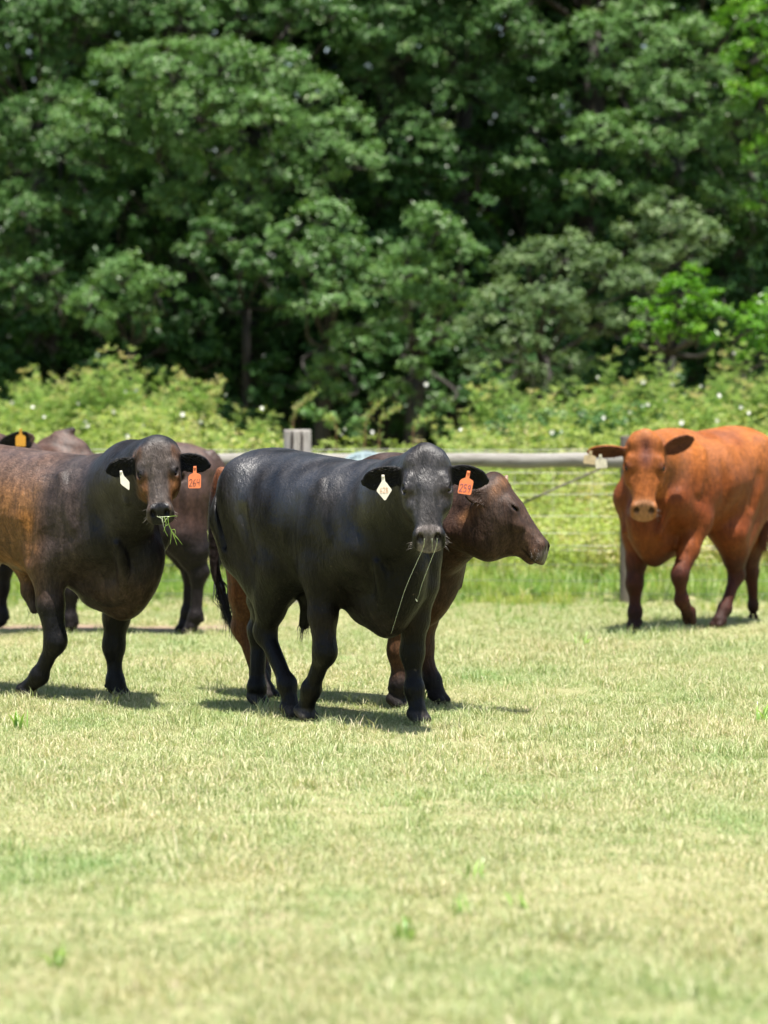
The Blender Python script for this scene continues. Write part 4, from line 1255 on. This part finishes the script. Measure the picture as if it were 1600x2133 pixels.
if not os.environ.get('NOENV'):
    FY = 30.8
    fence = empty('fence', (0, FY, 0))
    tag(fence, 'wooden post and rail fence with wire mesh running behind the herd', 'fence')
    X = lambda px, d=FY: (px - 800) / FPX * d
    r = np.random.default_rng(77)
    spacing = 680 / FPX * FY
    xl = X(620)
    for k, (xx, rad, top) in enumerate([(xl - 2 * spacing, .1, 1.36), (xl - spacing, .1, 1.36), (xl, .108, 1.385), (xl + spacing + .06, .088, 1.335), (xl + 2 * spacing, .1, 1.37)]):
        B = Buf()
        sides = 22; rings = [(-.25, 1.0), (.3, 1.02), (.8, .99), (top - .02, .985), (top - .004, .96), (top, .93)]
        ph = r.uniform(0, 6.28)
        vs = []
        for z, f in rings:
            for j in range(sides):
                t = 2 * math.pi * j / sides
                rr_ = rad * f * (1 + .05 * math.sin(2 * t + ph) + .02 * math.sin(5 * t + z * 3))
                vs.append((xx + rr_ * math.cos(t), rr_ * math.sin(t), z))
        qs = [(i * sides + j, i * sides + (j + 1) % sides, (i + 1) * sides + (j + 1) % sides, (i + 1) * sides + j) for i in range(len(rings) - 1) for j in range(sides)]
        vs.append((xx, 0, top)); c = len(vs) - 1; o0 = (len(rings) - 1) * sides
        B.add(vs, qs, [(o0 + j, o0 + (j + 1) % sides, c) for j in range(sides)])
        # drying cracks: thin dark wedges set 2 mm proud
        B.build('post', M_POST_BROWN if k >= 3 else M_POST, fence)
        if k == 2:
            B = Buf()
            for t, w in ((-1.95, .012), (-1.25, .010)):
                px_, py_ = xx + rad * .995 * math.cos(t), rad * .995 * math.sin(t)
                v = []
                for z, f in ((top - .01, .4), (top - .06, 1.0), (top - .16, .8), (top - .30, .2)):
                    for s_ in (-1, 1):
                        tt = t + s_ * w * f / rad
                        v.append((xx + (rad + .006) * math.cos(tt), (rad + .006) * math.sin(tt), z))
                B.add(v, [(2 * i, 2 * i + 1, 2 * i + 3, 2 * i + 2) for i in range(3)])
            B.build('crack', plain_mat('crack_dark', (.03, .022, .018), .9), fence)
    zr = 1.8 - (958 - 787) * FY / FPX
    for k, (xa, xb) in enumerate([(xl - 2 * spacing, xl - spacing), (xl - spacing, xl - .02), (xl + .02, xl + spacing), (xl + spacing, xl + 2 * spacing)]):
        B = Buf()
        n = 14
        path = [(xa + (xb - xa) * i / (n - 1), -.155 + .004 * math.sin(i), zr + .006 * math.sin(i * 1.7 + k)) for i in range(n)]
        B.tube(path, [.060 + .003 * math.sin(i * 2.1 + k) for i in range(n)], 20)
        B.build('rail', M_RAIL, fence)
    for zy in (937, 985, 1008, 1031, 1077, 1111, 1139, 1147, 1178, 1211, 1239):
        z = 1.8 - (zy - 787) * FY / FPX
        B = Buf()
        n = 40
        path = [(xl - 2 * spacing + 4 * spacing * i / (n - 1), .105 if zy > 940 else 0, z + .004 * math.sin(i * .9 + zy)) for i in range(n)]
        B.tube(path, .0023 if zy != 1147 else .0015, 5)
        B.build('wire', M_WIRE, fence)
    for i in range(34):
        xx = xl - 2 * spacing + .16 + i * .31
        B = Buf(); B.tube([(xx, .108, 1.04), (xx + .003, .109, .5), (xx, .108, .06)], .0009, 4)
        B.build('wire_stay', M_WIRE, fence)
    B = Buf()
    za = 1.8 - (1256 - 787) * FY / FPX; zb = 1.8 - (954 - 787) * FY / FPX
    path = [(xl + (spacing) * t, -.02, za + (zb - za) * t) for t in np.linspace(0, 1, 12)]
    B.tube(path, .009, 6)
    B.build('brace_wire', M_WIRE2, fence)
    # pale blue oval sign on the rail
    sg = empty('round_sign', (X(762), FY - .235, 1.8 - (975 - 787) * FY / FPX))
    tag(sg, 'pale blue oval sign with arched lettering hung on the fence rail', 'sign')
    B = Buf(); n = 40
    out_ = [(.205 * math.cos(2 * math.pi * i / n), .142 * math.sin(2 * math.pi * i / n)) for i in range(n)]
    vs = [(a, -.006, b_) for a, b_ in out_] + [(a, .006, b_) for a, b_ in out_] + [(0, -.006, 0), (0, .006, 0)]
    B.add(vs, [(i, n + i, n + (i + 1) % n, (i + 1) % n) for i in range(n)], [(2 * n, i, (i + 1) % n) for i in range(n)] + [(2 * n + 1, n + (i + 1) % n, n + i) for i in range(n)])
    B.build('plate', M_SIGN, sg, smooth=False)
    B = Buf(); rr = np.random.default_rng(5)
    for i in range(15):
        if i == 6: continue
        t = math.radians(147 - i * 8.2)
        cx, cz = .172 * math.cos(t), .112 * math.sin(t)
        tx, tz = math.sin(t), -math.cos(t); ux, uz = math.cos(t), math.sin(t)
        w, h = .010, .020
        shapes = [[(-1, -1), (-1, 1), (1, 0), (1, -1)], [(-1, 1), (1, 1), (0, 1), (0, -1)], [(1, 1), (-1, 0), (1, -1)], [(-1, -1), (0, 1), (1, -1)]][rr.integers(0, 4)]
        B.tube([(cx + tx * a * w * .5 + ux * b_ * h * .5, -.0085, cz + tz * a * w * .5 + uz * b_ * h * .5) for a, b_ in shapes], .0022, 4)
    B.build('lettering', M_SIGNT, sg)

# ---------------------------------------------------------------- trees and shrubs
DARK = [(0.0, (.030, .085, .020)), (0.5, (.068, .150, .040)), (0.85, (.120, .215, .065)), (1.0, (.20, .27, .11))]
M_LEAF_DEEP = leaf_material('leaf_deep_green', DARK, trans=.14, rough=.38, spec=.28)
M_LEAF_MID = leaf_material('leaf_mid_green', [(0.0, (.06, .13, .030)), (0.5, (.115, .225, .068)), (0.85, (.195, .31, .11)), (1.0, (.30, .38, .20))], trans=.22, rough=.38, spec=.32)
M_LEAF_GREY = leaf_material('leaf_grey_green', [(0.0, (.06, .115, .040)), (0.5, (.125, .195, .075)), (0.85, (.20, .275, .12)), (1.0, (.28, .34, .19))], trans=.2, rough=.45, spec=.3)
M_LEAF_BRIGHT = leaf_material('leaf_bright_green', [(0.0, (.05, .15, .008)), (0.5, (.11, .27, .018)), (1.0, (.22, .38, .04))], trans=.38, rough=.38, spec=.4, tcol=(1.2, 1.4, .4))
M_LEAF_YELLOW = leaf_material('leaf_yellow_green', [(0.0, (.11, .21, .040)), (0.5, (.24, .38, .105)), (0.85, (.38, .48, .17)), (1.0, (.56, .49, .26))], trans=.42, rough=.5, spec=.25, tcol=(1.15, 1.2, .55))
M_LEAF_PALE = leaf_material('leaf_pale_yellow_green', [(0.0, (.20, .29, .06)), (0.5, (.38, .47, .14)), (0.85, (.52, .56, .23)), (1.0, (.60, .52, .30))], trans=.42, rough=.5, spec=.25, tcol=(1.15, 1.2, .55))
M_BARK = wood_material('bark', (.030, .026, .021), (.012, .010, .008), (5, 5, .8))
M_STEM = plain_mat('green_stem', (.14, .17, .05), .6, .3)
M_STEM_DRY = plain_mat('reddish_stem', (.22, .12, .06), .6, .3)

def crown_leaves(lobes, dens, size, r, clump=.13, fill=.10):
    """lobes: (centre, radius) -> leaf centres, facing, tint.  Leaves gather in small sprays spread over each lobe"""
    C, Nn, T = [], [], []
    for c, R in lobes:
        ns = max(6, int(dens * R * R))
        d = r.normal(size=(ns, 3)); d /= np.linalg.norm(d, axis=1)[:, None]
        d[:, 2] = np.where(d[:, 2] < -.35, -d[:, 2], d[:, 2])
        rad = R * np.where(r.uniform(size=ns) < fill, r.uniform(.3, .8, ns), r.uniform(.80, 1.10, ns)) * (1 + .16 * np.sin(d[:, 0] * 5.1 + c[0] * 3) * np.sin(d[:, 2] * 6.3 + c[2] * 5))
        sp = c + d * rad[:, None] * np.array([1.0, .85, .92])
        sub_t = np.clip(r.normal(.46, .16, ns), 0, 1)
        for k in range(ns):
            m = int(r.integers(16, 34))
            q = r.normal(size=(m, 3)) * clump * R ** .35 * np.array([.5, .5, .33])
            C.append(sp[k] + q)
            nn = d[k] * .7 + np.array([0, -.1, .65]) + r.normal(size=(m, 3)) * .42
            Nn.append(nn)
            T.append(np.clip(sub_t[k] + r.normal(0, .16, m), 0, 1))
    C = np.concatenate(C); Nn = np.concatenate(Nn); T = np.concatenate(T)
    m = len(C)
    v, q = leaf_quads(C, Nn, size * r.uniform(.7, 1.3, m), size * .58 * r.uniform(.7, 1.2, m), r)
    return v, q, np.repeat(T, 4)

def trunk_mesh(parent, base, lobes, r, rad=.13, base_h=1.3):
    B = Buf()
    top = np.mean([c for c, R in lobes], axis=0)
    p = [base, base + [r.normal(0, .08), r.normal(0, .08), base_h * .5]]
    fork = np.array([base[0] * .6 + top[0] * .4, base[1] * .9 + top[1] * .1, max(base_h, top[2] - .4)])
    p.append(fork)
    B.tube(catmull(p, 4), np.linspace(rad * 1.25, rad * .9, 9), 10)
    B.build('trunk', M_BARK, parent)
    B = Buf()
    for c, R in lobes:
        mid = (fork + c) / 2 + r.normal(0, .15, 3)
        path = catmull([fork, mid, c], 5)
        B.tube(path, np.linspace(rad * .26, .010, len(path)), 6)
        for i in range(4):
            d = nrm(r.normal(size=3) + [0, 0, .5])
            B.tube([c - d * R * .1, c + d * R * .5, c + d * R * .85 + r.normal(0, .05, 3)], [.016, .011, .005], 4)
    B.build('limbs', M_BARK, parent)

def tree(name, label, cat, group, lobes_px, d, mat, seed, size=.053, dens=350, jit=.35, trunk=True, extra=None, dark=1.0, rscale=.85):
    r = np.random.default_rng(seed)
    lobes = []
    for q in lobes_px:
        px, py, rp = q[:3]
        dd = d + (q[3] if len(q) > 3 else r.uniform(-jit, jit))
        lobes.append((P(px, py, dd), rp / FPX * dd * rscale))
    if extra: lobes += [(np.array(c, float), R) for c, R in extra]
    cx = np.mean([c[0] for c, R in lobes]); cy = np.mean([c[1] for c, R in lobes]) + .25
    base = np.array([cx, cy + 2.2, 0.0])
    root = empty(name, tuple(base))
    tag(root, label, cat, group)
    lob = [(c - base, R) for c, R in lobes]
    v, q, t = crown_leaves(lob, dens, size, r)
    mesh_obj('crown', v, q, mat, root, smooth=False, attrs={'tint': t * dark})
    if trunk: trunk_mesh(root, np.array([0, 0, -.05]), lob, r, rad=.11 if len(lob) > 6 else .06, base_h=1.6 if len(lob) > 6 else .9)
    return root

def frond_shrub(name, label, cat, group, x, y, h, w, mat, seed, nst=110, leaf=.040, lean=.55, dens=1.0, stem=None, spiky=.5):
    """arching stems lined with small leaflets"""
    r = np.random.default_rng(seed)
    root = empty(name, (x, y, 0))
    tag(root, label, cat, group)
    S = Buf(); C, Nn, A, T, Ls = [], [], [], [], []
    plumes = [(r.uniform(0, 6.283), w * math.sqrt(r.uniform()) * .55, r.uniform(.72, 1.0)) for _ in range(17)]
    plumes[0] = (plumes[0][0], w * .2, 1.0)
    for i in range(int(nst * dens)):
        pa, po, ph = plumes[i % len(plumes)]
        ang = pa + r.normal(0, .16); out = abs(po + r.normal(0, .05 * w))
        dr = np.array([math.cos(ang), math.sin(ang) * .8, 0])
        hh = h * ph * (1 - .28 * min(1.2, out / (w * .5)) ** 2) * r.uniform(.45, 1.0) ** .5
        if r.uniform() < .12 * spiky * 2: hh *= 1.10
        tip = dr * (out + lean * hh * .25 * r.uniform(.2, 1)) + np.array([0, 0, hh])
        b0 = dr * out * .45
        mid = (b0 + tip) / 2 + np.array([0, 0, .10 * hh]) - dr * .06
        path = catmull([b0, mid, tip + np.array([0, 0, 0])], 7)
        S.tube(path[::3], [.006, .005, .004, .003, .0015][:len(path[::3])], 3)
        tb = np.clip(r.normal(.5, .2), 0, 1)
        # side twigs on the upper part
        for k in range(5, len(path)):
            f = k / (len(path) - 1)
            tdir = nrm(path[k] - path[k - 1])
            for s_ in range(3):
                sd = nrm(np.cross(tdir, r.normal(size=3)) + tdir * .7 + np.array([0, 0, .25]))
                tl = (.26 * (1.10 - f) + .07) * r.uniform(.6, 1.2) * (h / 2) ** .5
                m = int(7 + 20 * tl / .2)
                tt = r.uniform(.1, 1, m)
                side = np.cross(sd, [0, 0, 1.0]); side = nrm(side)
                sg = r.choice([-1, 1], m)
                C.append(path[k] + sd * (tt * tl)[:, None] + side * (sg * leaf * .5)[:, None] - np.array([0, 0, 1]) * (tt ** 2 * tl * .15)[:, None] + r.normal(0, .008, (m, 3)))
                Nn.append(np.array([0, 0, 1.0]) + r.normal(size=(m, 3)) * .45)
                A.append(side * sg[:, None] + sd * .6)
                T.append(np.clip(tb + r.normal(0, .15, m) + .25 * (f > .95), 0, 1))
    C = np.concatenate(C); Nn = np.concatenate(Nn); A = np.concatenate(A); T = np.concatenate(T)
    m = len(C)
    v, q = leaf_quads(C, Nn, leaf * r.uniform(.7, 1.3, m), leaf * .34 * r.uniform(.8, 1.2, m), r, axis=A)
    mesh_obj('foliage', v, q, mat, root, smooth=False, attrs={'tint': np.repeat(T, 4)})
    S.build('stems', stem or M_STEM, root)
    return root

if not os.environ.get('NOENV'):
    G = 'broadleaf trees behind the fence'
    tree('broadleaf_tree', 'wide sunlit green tree crown filling the upper left', 'tree', G,
         [(250,170,85),(350,140,85),(460,150,95),(570,165,85),(655,215,75),(290,240,85),(185,262,80),(420,250,100),(540,262,95),(660,300,85),(745,350,72),(570,370,85),(440,350,95),(330,330,85),(725,265,60),(500,440,70),(380,430,70),(620,395,60)], 44.6, M_LEAF_MID, 301, extra=[((-3.0 + .95 * i, 45.9 + .3 * (i % 2), 7.0), 1.0) for i in range(4)] + [((-2.6 + .95 * i, 47.2, 7.2), 1.0) for i in range(3)])
    tree('broadleaf_tree', 'deep green tree at the left edge beside the widest crown', 'tree', G,
         [(60,275,90),(125,235,75),(25,345,85),(135,335,85),(220,350,70),(50,450,80),(-60,300,90),(-70,420,90),(120,430,60),(10,540,60),(200,450,55)], 45.0, M_LEAF_DEEP, 302, extra=[((-6.2 + .95 * i, 46.0, 7.0), 1.0) for i in range(4)] + [((-5.9 + .95 * i, 47.3, 7.2), 1.0) for i in range(4)])
    tree('broadleaf_tree', 'tall dark green tree in the upper middle, right of the widest crown', 'tree', G,
         [(760,80,85),(850,120,85),(905,205,85),(830,50,85),(950,80,85),(1050,60,85),(1125,120,75),(1005,185,75),(905,305,62),(850,265,55),(1150,250,65),(1085,330,52),(1180,350,62),(1060,240,55),(760,170,60)], 46.0, M_LEAF_DEEP, 303, extra=[((.4 + .9 * i, 46.4, 7.0), 1.0) for i in range(3)] + [((.2 + .9 * i, 47.6, 7.2), 1.0) for i in range(3)])
    tree('broadleaf_tree', 'round dull green tree in the upper right', 'tree', G,
         [(1250,80,85),(1335,55,75),(1420,100,85),(1300,180,85),(1400,220,85),(1480,180,75),(1260,290,80),(1350,320,75),(1450,310,80),(1530,260,62),(1540,350,52),(1230,400,60),(1330,420,55),(1500,420,60),(1560,440,50)], 45.5, M_LEAF_MID, 304, extra=[((2.9 + .95 * i, 46.4, 7.1), 1.0) for i in range(4)] + [((2.8 + .95 * i, 47.6, 7.2), 1.0) for i in range(4)])
    tree('small_tree', 'small sunlit tree with a rounded top left of the image centre', 'tree', G,
         [(680,470,72),(640,560,75),(720,545,65),(600,500,50),(700,640,60),(740,720,65),(690,765,45),(640,650,45),(700,825,40,.6),(650,800,40,.7)], 43.4, M_LEAF_MID, 305)
    tree('small_tree', 'small sunlit tree at the image centre with a pointed top', 'tree', G,
         [(905,490,75),(960,545,60),(845,560,75),(880,635,75),(790,600,70),(950,620,55),(810,690,60),(905,710,50),(860,780,48,.9),(820,830,42,.9),(905,850,42,1.0),(880,890,36,1.0)], 43.2, M_LEAF_MID, 306)
    tree('small_tree', 'greyish green spreading tree right of the image centre', 'tree', G,
         [(1100,560,75),(1180,545,75),(1255,580,75),(1320,605,65),(1150,650,85),(1050,645,75),(985,700,55),(1235,680,70),(1000,765,45),(1080,720,60),(1310,690,55),(1100,790,50,.9),(1150,820,48,.9),(1190,765,48,.8),(1050,830,40,.9)], 42.8, M_LEAF_GREY, 307)
    tree('small_tree', 'pale grey green tree top under the round upper right tree', 'tree', G,
         [(1400,465,75),(1465,495,55),(1325,495,50),(1430,540,60),(1360,550,50)], 43.6, M_LEAF_GREY, 308)
    tree('small_tree', 'small rounded tree at the lower left above the feathery weeds', 'tree', G,
         [(250,590,72),(325,612,60),(185,645,52),(205,695,42),(280,660,50)], 43.5, M_LEAF_MID, 309)
    tree('small_tree', 'thin dark tree near the left edge above the weeds', 'tree', G,
         [(90,575,52),(125,635,55),(60,640,45),(30,600,50)], 44.0, M_LEAF_DEEP, 310)
    tree('small_tree', 'low leafy bough cluster under the widest crown', 'tree', G,
         [(440,500,55),(510,545,52),(550,585,42),(400,540,42),(590,640,40)], 44.0, M_LEAF_DEEP, 311)
    tree('broadleaf_tree', 'deep green tree top along the upper left frame edge', 'tree', G,
         [(60,60,85),(160,40,80),(270,45,75),(380,45,75),(490,40,75),(600,50,70),(690,40,70),(-40,130,90),(130,140,60)], 45.5, M_LEAF_DEEP, 312, extra=[((-3.5, 48, 7.6), 1.1), ((-1.6, 48, 7.6), 1.1), ((-.2, 48.2, 7.4), .9)])
    tree('broadleaf_tree', 'bright green tree glimpsed at the upper right edge', 'tree', G,
         [(1570,130,75),(1590,230,70),(1560,40,80),(1640,300,80),(1660,150,90),(1580,330,50),(1540,200,50),(1590,420,50)], 44.6, M_LEAF_BRIGHT, 313, dens=220)
    tree('small_tree', 'mid green bush glimpsed in the dark gap between crowns', 'tree', G,
         [(860,440,38),(985,400,45),(1060,410,42),(780,450,45),(1010,470,40)], 47.0, M_LEAF_BRIGHT, 314, dens=200)
    # shaded understory between the front crowns and the tall ones
    ul = ['dark shaded undergrowth tree at the far left below the crowns', 'dark shaded undergrowth tree left of the image centre', 'dark shaded undergrowth tree behind the central small trees',
          'dark shaded undergrowth tree behind the grey green tree', 'dark shaded undergrowth tree at the far right behind the vivid bush']
    r0 = np.random.default_rng(888)
    for k in range(5):
        L_ = []
        for i in range(26):
            L_.append((k * 350 - 80 + r0.uniform(0, 350), r0.uniform(330, 930), r0.uniform(75, 115), r0.uniform(-.5, .5)))
        for i in range(16):
            L_.append((k * 350 - 80 + r0.uniform(0, 350), r0.uniform(620, 900), r0.uniform(60, 85), r0.uniform(-.75, -.45)))
        tree('understory_tree', ul[k], 'tree', G, L_, 46.6, M_LEAF_DEEP, 820 + k, size=.085, dens=110, trunk=True, dark=.35)  # leaf tint scaled down, so part of their shade is painted in
    # tall crowns rising above the frame, whose shade darkens everything behind the front row
    r = np.random.default_rng(404)
    labs = ['tall dense dark tree far behind at the left', 'tall dense dark tree far behind, left of the middle', 'tall dense dark tree far behind the image centre',
            'tall dense dark tree far behind, right of the middle', 'tall dense dark tree far behind at the right']
    for k, cx in enumerate((-5.4, -2.7, 0.0, 2.7, 5.4)):
        lobes = []
        for i in range(9):
            lobes.append((np.array([cx + r.uniform(-1.5, 1.5), 49.3 + r.uniform(-1.6, 2.2), 7.7 + r.uniform(0, 2.4)]), r.uniform(1.0, 1.4)))
        for i in range(7):
            lobes.append((np.array([cx + r.uniform(-1.5, 1.5), 50.2 + r.uniform(-.4, 1.2), 1.2 + i * .85]), r.uniform(.9, 1.2)))
        base = np.array([cx, 50.3, 0])
        root = empty('broadleaf_tree', tuple(base)); tag(root, labs[k], 'tree', G)
        lob = [(c - base, R) for c, R in lobes]
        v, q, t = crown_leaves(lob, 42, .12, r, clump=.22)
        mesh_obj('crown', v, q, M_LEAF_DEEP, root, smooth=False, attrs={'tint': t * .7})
        trunk_mesh(root, np.array([0, 0, -.05]), lob, r, rad=.2, base_h=3.5)
    # the wood beyond, one thick mass
    C, Nn, T = [], [], []
    n = 120000
    c = np.stack([r.uniform(-13, 13, n), r.uniform(52, 56, n), r.uniform(0, 15, n)], 1)
    v, q = leaf_quads(c, r.normal(size=(n, 3)) + np.array([0, -.6, .6]), r.uniform(.22, .42, n), r.uniform(.14, .26, n), r)
    wd = mesh_obj('woodland', v, q, M_LEAF_DEEP, smooth=False, attrs={'tint': np.repeat(np.clip(r.normal(.3, .15, n), 0, 1), 4)})
    tag(wd, 'dark wood closing off the view behind the trees', None, None, 'stuff')

    # shrubs and weeds between fence and trees
    GS = 'feathery shrubs beyond the fence'
    def at(px, d): return (px - 800) / FPX * d
    D = 38.0
    for k, (px, d, top, w, lab, mt) in enumerate([
        (20, 38.6, 742, 1.3, 'feathery yellow green shrub at the left edge beyond the fence', M_LEAF_YELLOW),
        (85, 38.2, 770, 1.2, 'lower feathery shrub between the left edge and the pointed sprays', M_LEAF_YELLOW),
        (215, 38.3, 765, 1.2, 'lower feathery shrub in front of the tall sprays on the left', M_LEAF_YELLOW),
        (1280, 37.8, 790, 1.2, 'lower feathery shrub directly left of the head of the red bull', M_LEAF_YELLOW),
        (1530, 37.8, 775, 1.2, 'lower feathery shrub behind the hips of the red bull', M_LEAF_YELLOW),
        (150, 38.9, 700, 1.3, 'feathery shrub with tall pointed sprays above the left bulls', M_LEAF_YELLOW),
        (290, 38.6, 706, 1.3, 'tallest feathery shrub right of the pointed sprays on the left', M_LEAF_YELLOW),
        (400, 38.2, 785, 1.1, 'arching feathery shrub above the head of the dark brown bull', M_LEAF_YELLOW),
        (490, 37.6, 862, .9, 'low feathery shrub sloping down towards the near fence post', M_LEAF_YELLOW),
        (1010, 37.4, 850, .8, 'low feathery shrub just right of the head of the black bull', M_LEAF_YELLOW),
        (1100, 38.2, 778, 1.1, 'yellow green feathery shrub above the profile head of the brown bull', M_LEAF_YELLOW),
        (1210, 38.8, 726, 1.3, 'feathery shrub left of the bright green bush', M_LEAF_YELLOW),
        (1340, 38.2, 755, 1.3, 'feathery shrub in front of the bright green bush', M_LEAF_YELLOW),
        (1470, 38.6, 712, 1.3, 'feathery shrub above the back of the red bull', M_LEAF_YELLOW),
        (1590, 38.8, 670, 1.3, 'tall feathery shrub at the right edge above the red bull', M_LEAF_YELLOW)]):
        h = 1.8 + (787 - top) * d / FPX
        frond_shrub('feathery_shrub', lab, 'shrub', GS, at(px, d), d, h, w, mt, 500 + k, nst=170, leaf=.030, lean=1.1)
    for k, (px, d, top, w, lab) in enumerate([
        (-90, 38.4, 750, 1.3, 'feathery shrub past the left edge'), (1720, 38.4, 700, 1.3, 'feathery shrub past the right edge')]):
        frond_shrub('feathery_shrub', lab, 'shrub', GS, at(px, d), d, 1.8 + (787 - top) * d / FPX, w, M_LEAF_YELLOW, 540 + k, nst=70, leaf=.05)
    # bright green bushes on the right
    tree('bright_bush', 'vivid green leafy bush above the red bull', 'bush', None,
         [(1350,665,55),(1420,610,55),(1470,640,55),(1400,690,55),(1330,700,40),(1450,700,55),(1510,660,45),(1440,575,30)], 40.4, M_LEAF_BRIGHT, 601, size=.07, dens=230)
    tree('bright_bush', 'vivid green bush cut by the right frame edge', 'bush', None,
         [(1575,680,50),(1620,650,55),(1590,730,45),(1550,740,35)], 39.9, M_LEAF_BRIGHT, 602, size=.07, dens=230)
    tree('small_bush', 'small dark green bush behind the weeds in the middle gap', 'bush', None,
         [(680,880,26),(740,890,22),(640,868,24)], 40.5, M_LEAF_MID, 603, size=.06, dens=220, trunk=False)
    tree('small_bush', 'dark green bush at the fence between black and red bull', 'bush', None,
         [(1070,880,42),(1130,890,45),(1190,875,40),(1240,890,40),(1030,905,30),(1290,880,40),(1350,860,35)], 36.2, M_LEAF_DEEP, 604, size=.05, dens=260, trunk=False)

    # low weeds as one mass right behind the fence
    rr = np.random.default_rng(700)
    C, Nn, A, T = [], [], [], []
    ST = Buf()
    for i in range(3000):
        y = rr.uniform(33.2, 38.0); x = rr.uniform(-.1 * y - 1.6, .1 * y + 1.6)
        px = 800 + x / y * FPX
        hmax = np.interp(px, [-200, 450, 560, 950, 1050, 1800], [1.42, 1.38, 1.16, 1.12, 1.34, 1.42])
        hh = hmax * (.35 + .65 * smooth01(np.array([y]), 33.0, 36.5)[0]) * rr.uniform(.55, 1.08)
        tip = np.array([x + rr.normal(0, .10), y + rr.normal(0, .10), hh])
        b0 = np.array([x, y, 0])
        for f in np.linspace(.25, 1, 9):
            p = b0 + (tip - b0) * f
            m = 9
            dd = rr.normal(size=(m, 3)) * np.array([1, 1, .35])
            dd /= np.linalg.norm(dd, axis=1)[:, None]
            ln = rr.uniform(.02, .13, m) * (1.25 - .6 * f)
            C.append(p + dd * ln[:, None]); Nn.append(np.array([0, 0, 1.0]) + rr.normal(size=(m, 3)) * .5); A.append(dd)
            T.append(np.clip(.48 + .45 * max(0, 1 - f * hh / .8) + .22 * math.sin(x * 2.1 + y) + .22 * math.sin(x * 5.3 + f * 6 + y * 3) + rr.normal(0, .2, m), 0, 1))
        ST.tube([b0, (b0 + tip) / 2, tip], [.004, .003, .0015], 3)
    C = np.concatenate(C); Nn = np.concatenate(Nn); A = np.concatenate(A); T = np.concatenate(T)
    n = len(C)
    v, q = leaf_quads(C, Nn, .055 * rr.uniform(.6, 1.4, n), .020 * rr.uniform(.7, 1.3, n), rr, axis=A)
    wm = mesh_obj('weeds', v, q, M_LEAF_PALE, smooth=False, attrs={'tint': np.repeat(T, 4)})
    tag(wm, 'yellow green weeds crowding along the far side of the fence', None, None, 'stuff')
    ws = ST.build('weed_stems', M_STEM, wm)

    # tall bent dry sprays in the middle gap
    for k, (px, py, px2, py2, lab) in enumerate([(610, 890, 660, 815, 'curved reddish weed spray in the dark gap, nearest the fence post'),
                                                  (760, 905, 800, 830, 'dry leaning weed spray right of the fence post'), (790, 905, 832, 845, 'second dry weed spray leaning right in the gap'),
                                                  (700, 900, 680, 868, 'short pinkish weed spray above the fence post'), (860, 910, 905, 868, 'low pale weed spray left of the black bull head')]):
        d = 36.8
        b0, t0 = P(px, py, d), P(px2, py2, d)
        root = empty('weed_spray', (b0[0], b0[1], 0)); tag(root, lab, 'weed')
        o0 = np.array([b0[0], b0[1], 0])
        path = catmull([np.array([0, 0, 0]), b0 - o0 + [0, 0, 0], (b0 + t0) / 2 - o0 + [-.02, 0, .05], t0 - o0], 6)
        B = Buf(); B.tube(path, np.linspace(.008, .003, len(path)), 5); B.build('stem', M_STEM_DRY, root)
        C = []
        for p in path[5:]:
            C.append(p + rr.normal(0, .02, (9, 3)))
        C = np.concatenate(C); n = len(C)
        v, q = leaf_quads(C, rr.normal(size=(n, 3)) + [0, 0, .8], .035, .013, rr)
        mesh_obj('leaves', v, q, M_LEAF_YELLOW, root, smooth=False, attrs={'tint': np.repeat(np.clip(rr.normal(.8, .15, n), 0, 1), 4)})

    # white blossoms among the weeds
    M_PETAL = plain_mat('white_petal', (.80, .80, .76), .5, .3)
    M_YOLK = plain_mat('flower_centre', (.55, .45, .12), .6)
    fl = [(68,848),(182,886),(163,840),(237,857),(262,815),(283,812),(380,863),(178,877),(418,878),(382,892),(265,908),(350,915),(92,868),(470,822),(545,850),(712,905),(718,893),(775,900),(560,895),
          (888,800),(1245,785),(1258,870),(1350,842),(1386,834),(1460,804),(1498,824),(1544,848),(1312,858),(1318,912),(1494,875),(1420,880),(1150,900),(1400,800),(1530,735),(1565,770),(1010,905),(960,895),(1560,860),(1340,795),(640,905),(300,885),(25,838)]
    low = [(1040,1190),(1300,1200),(1478,1185),(1470,1178),(1440,1110),(430,1265),(1190,1250),(25,1280),(1050,1210),(1500,1200)]
    proto = None
    for k, (px, py) in enumerate(fl + low):
        is_low = k >= len(fl)
        d = 35.2 + rr.uniform(-.6, .3) if not is_low else 33.2
        if not is_low and py < 830: d = 37.6
        p = P(px, py, d)
        if is_low: p[2] = max(p[2], .12)
        if proto is None:
            proto = empty('white_flower', tuple(p))
            B = Buf()
            for j in range(9):
                a = 2 * math.pi * j / 9
                u = np.array([math.cos(a), -.25, math.sin(a)]); w = np.array([-math.sin(a), 0, math.cos(a)])
                B.add([u * .005, u * .024 + w * .010, u * .036, u * .024 - w * .010], [(0, 1, 2, 3)])
            B.build('petals', M_PETAL, proto)
            B = Buf(); B.tube([(0, .004, 0), (0, -.008, 0), (0, -.012, 0)], [.006, .008, .004], 8); B.build('flower_centre', M_YOLK, proto)
            f = proto
        else:
            f = proto.copy(); COL.objects.link(f)
            for chd in list(proto.children):
                cc = chd.copy(); COL.objects.link(cc); cc.parent = f
            f.location = p
        s_ = rr.uniform(.35, .72)
        f.scale = (s_, s_, s_); f.rotation_euler = (rr.normal(0, .3), rr.normal(0, .4), rr.normal(0, .5))
        tag(f, 'small white flower among the weeds beyond the fence', 'flower', 'white flowers among the weeds')
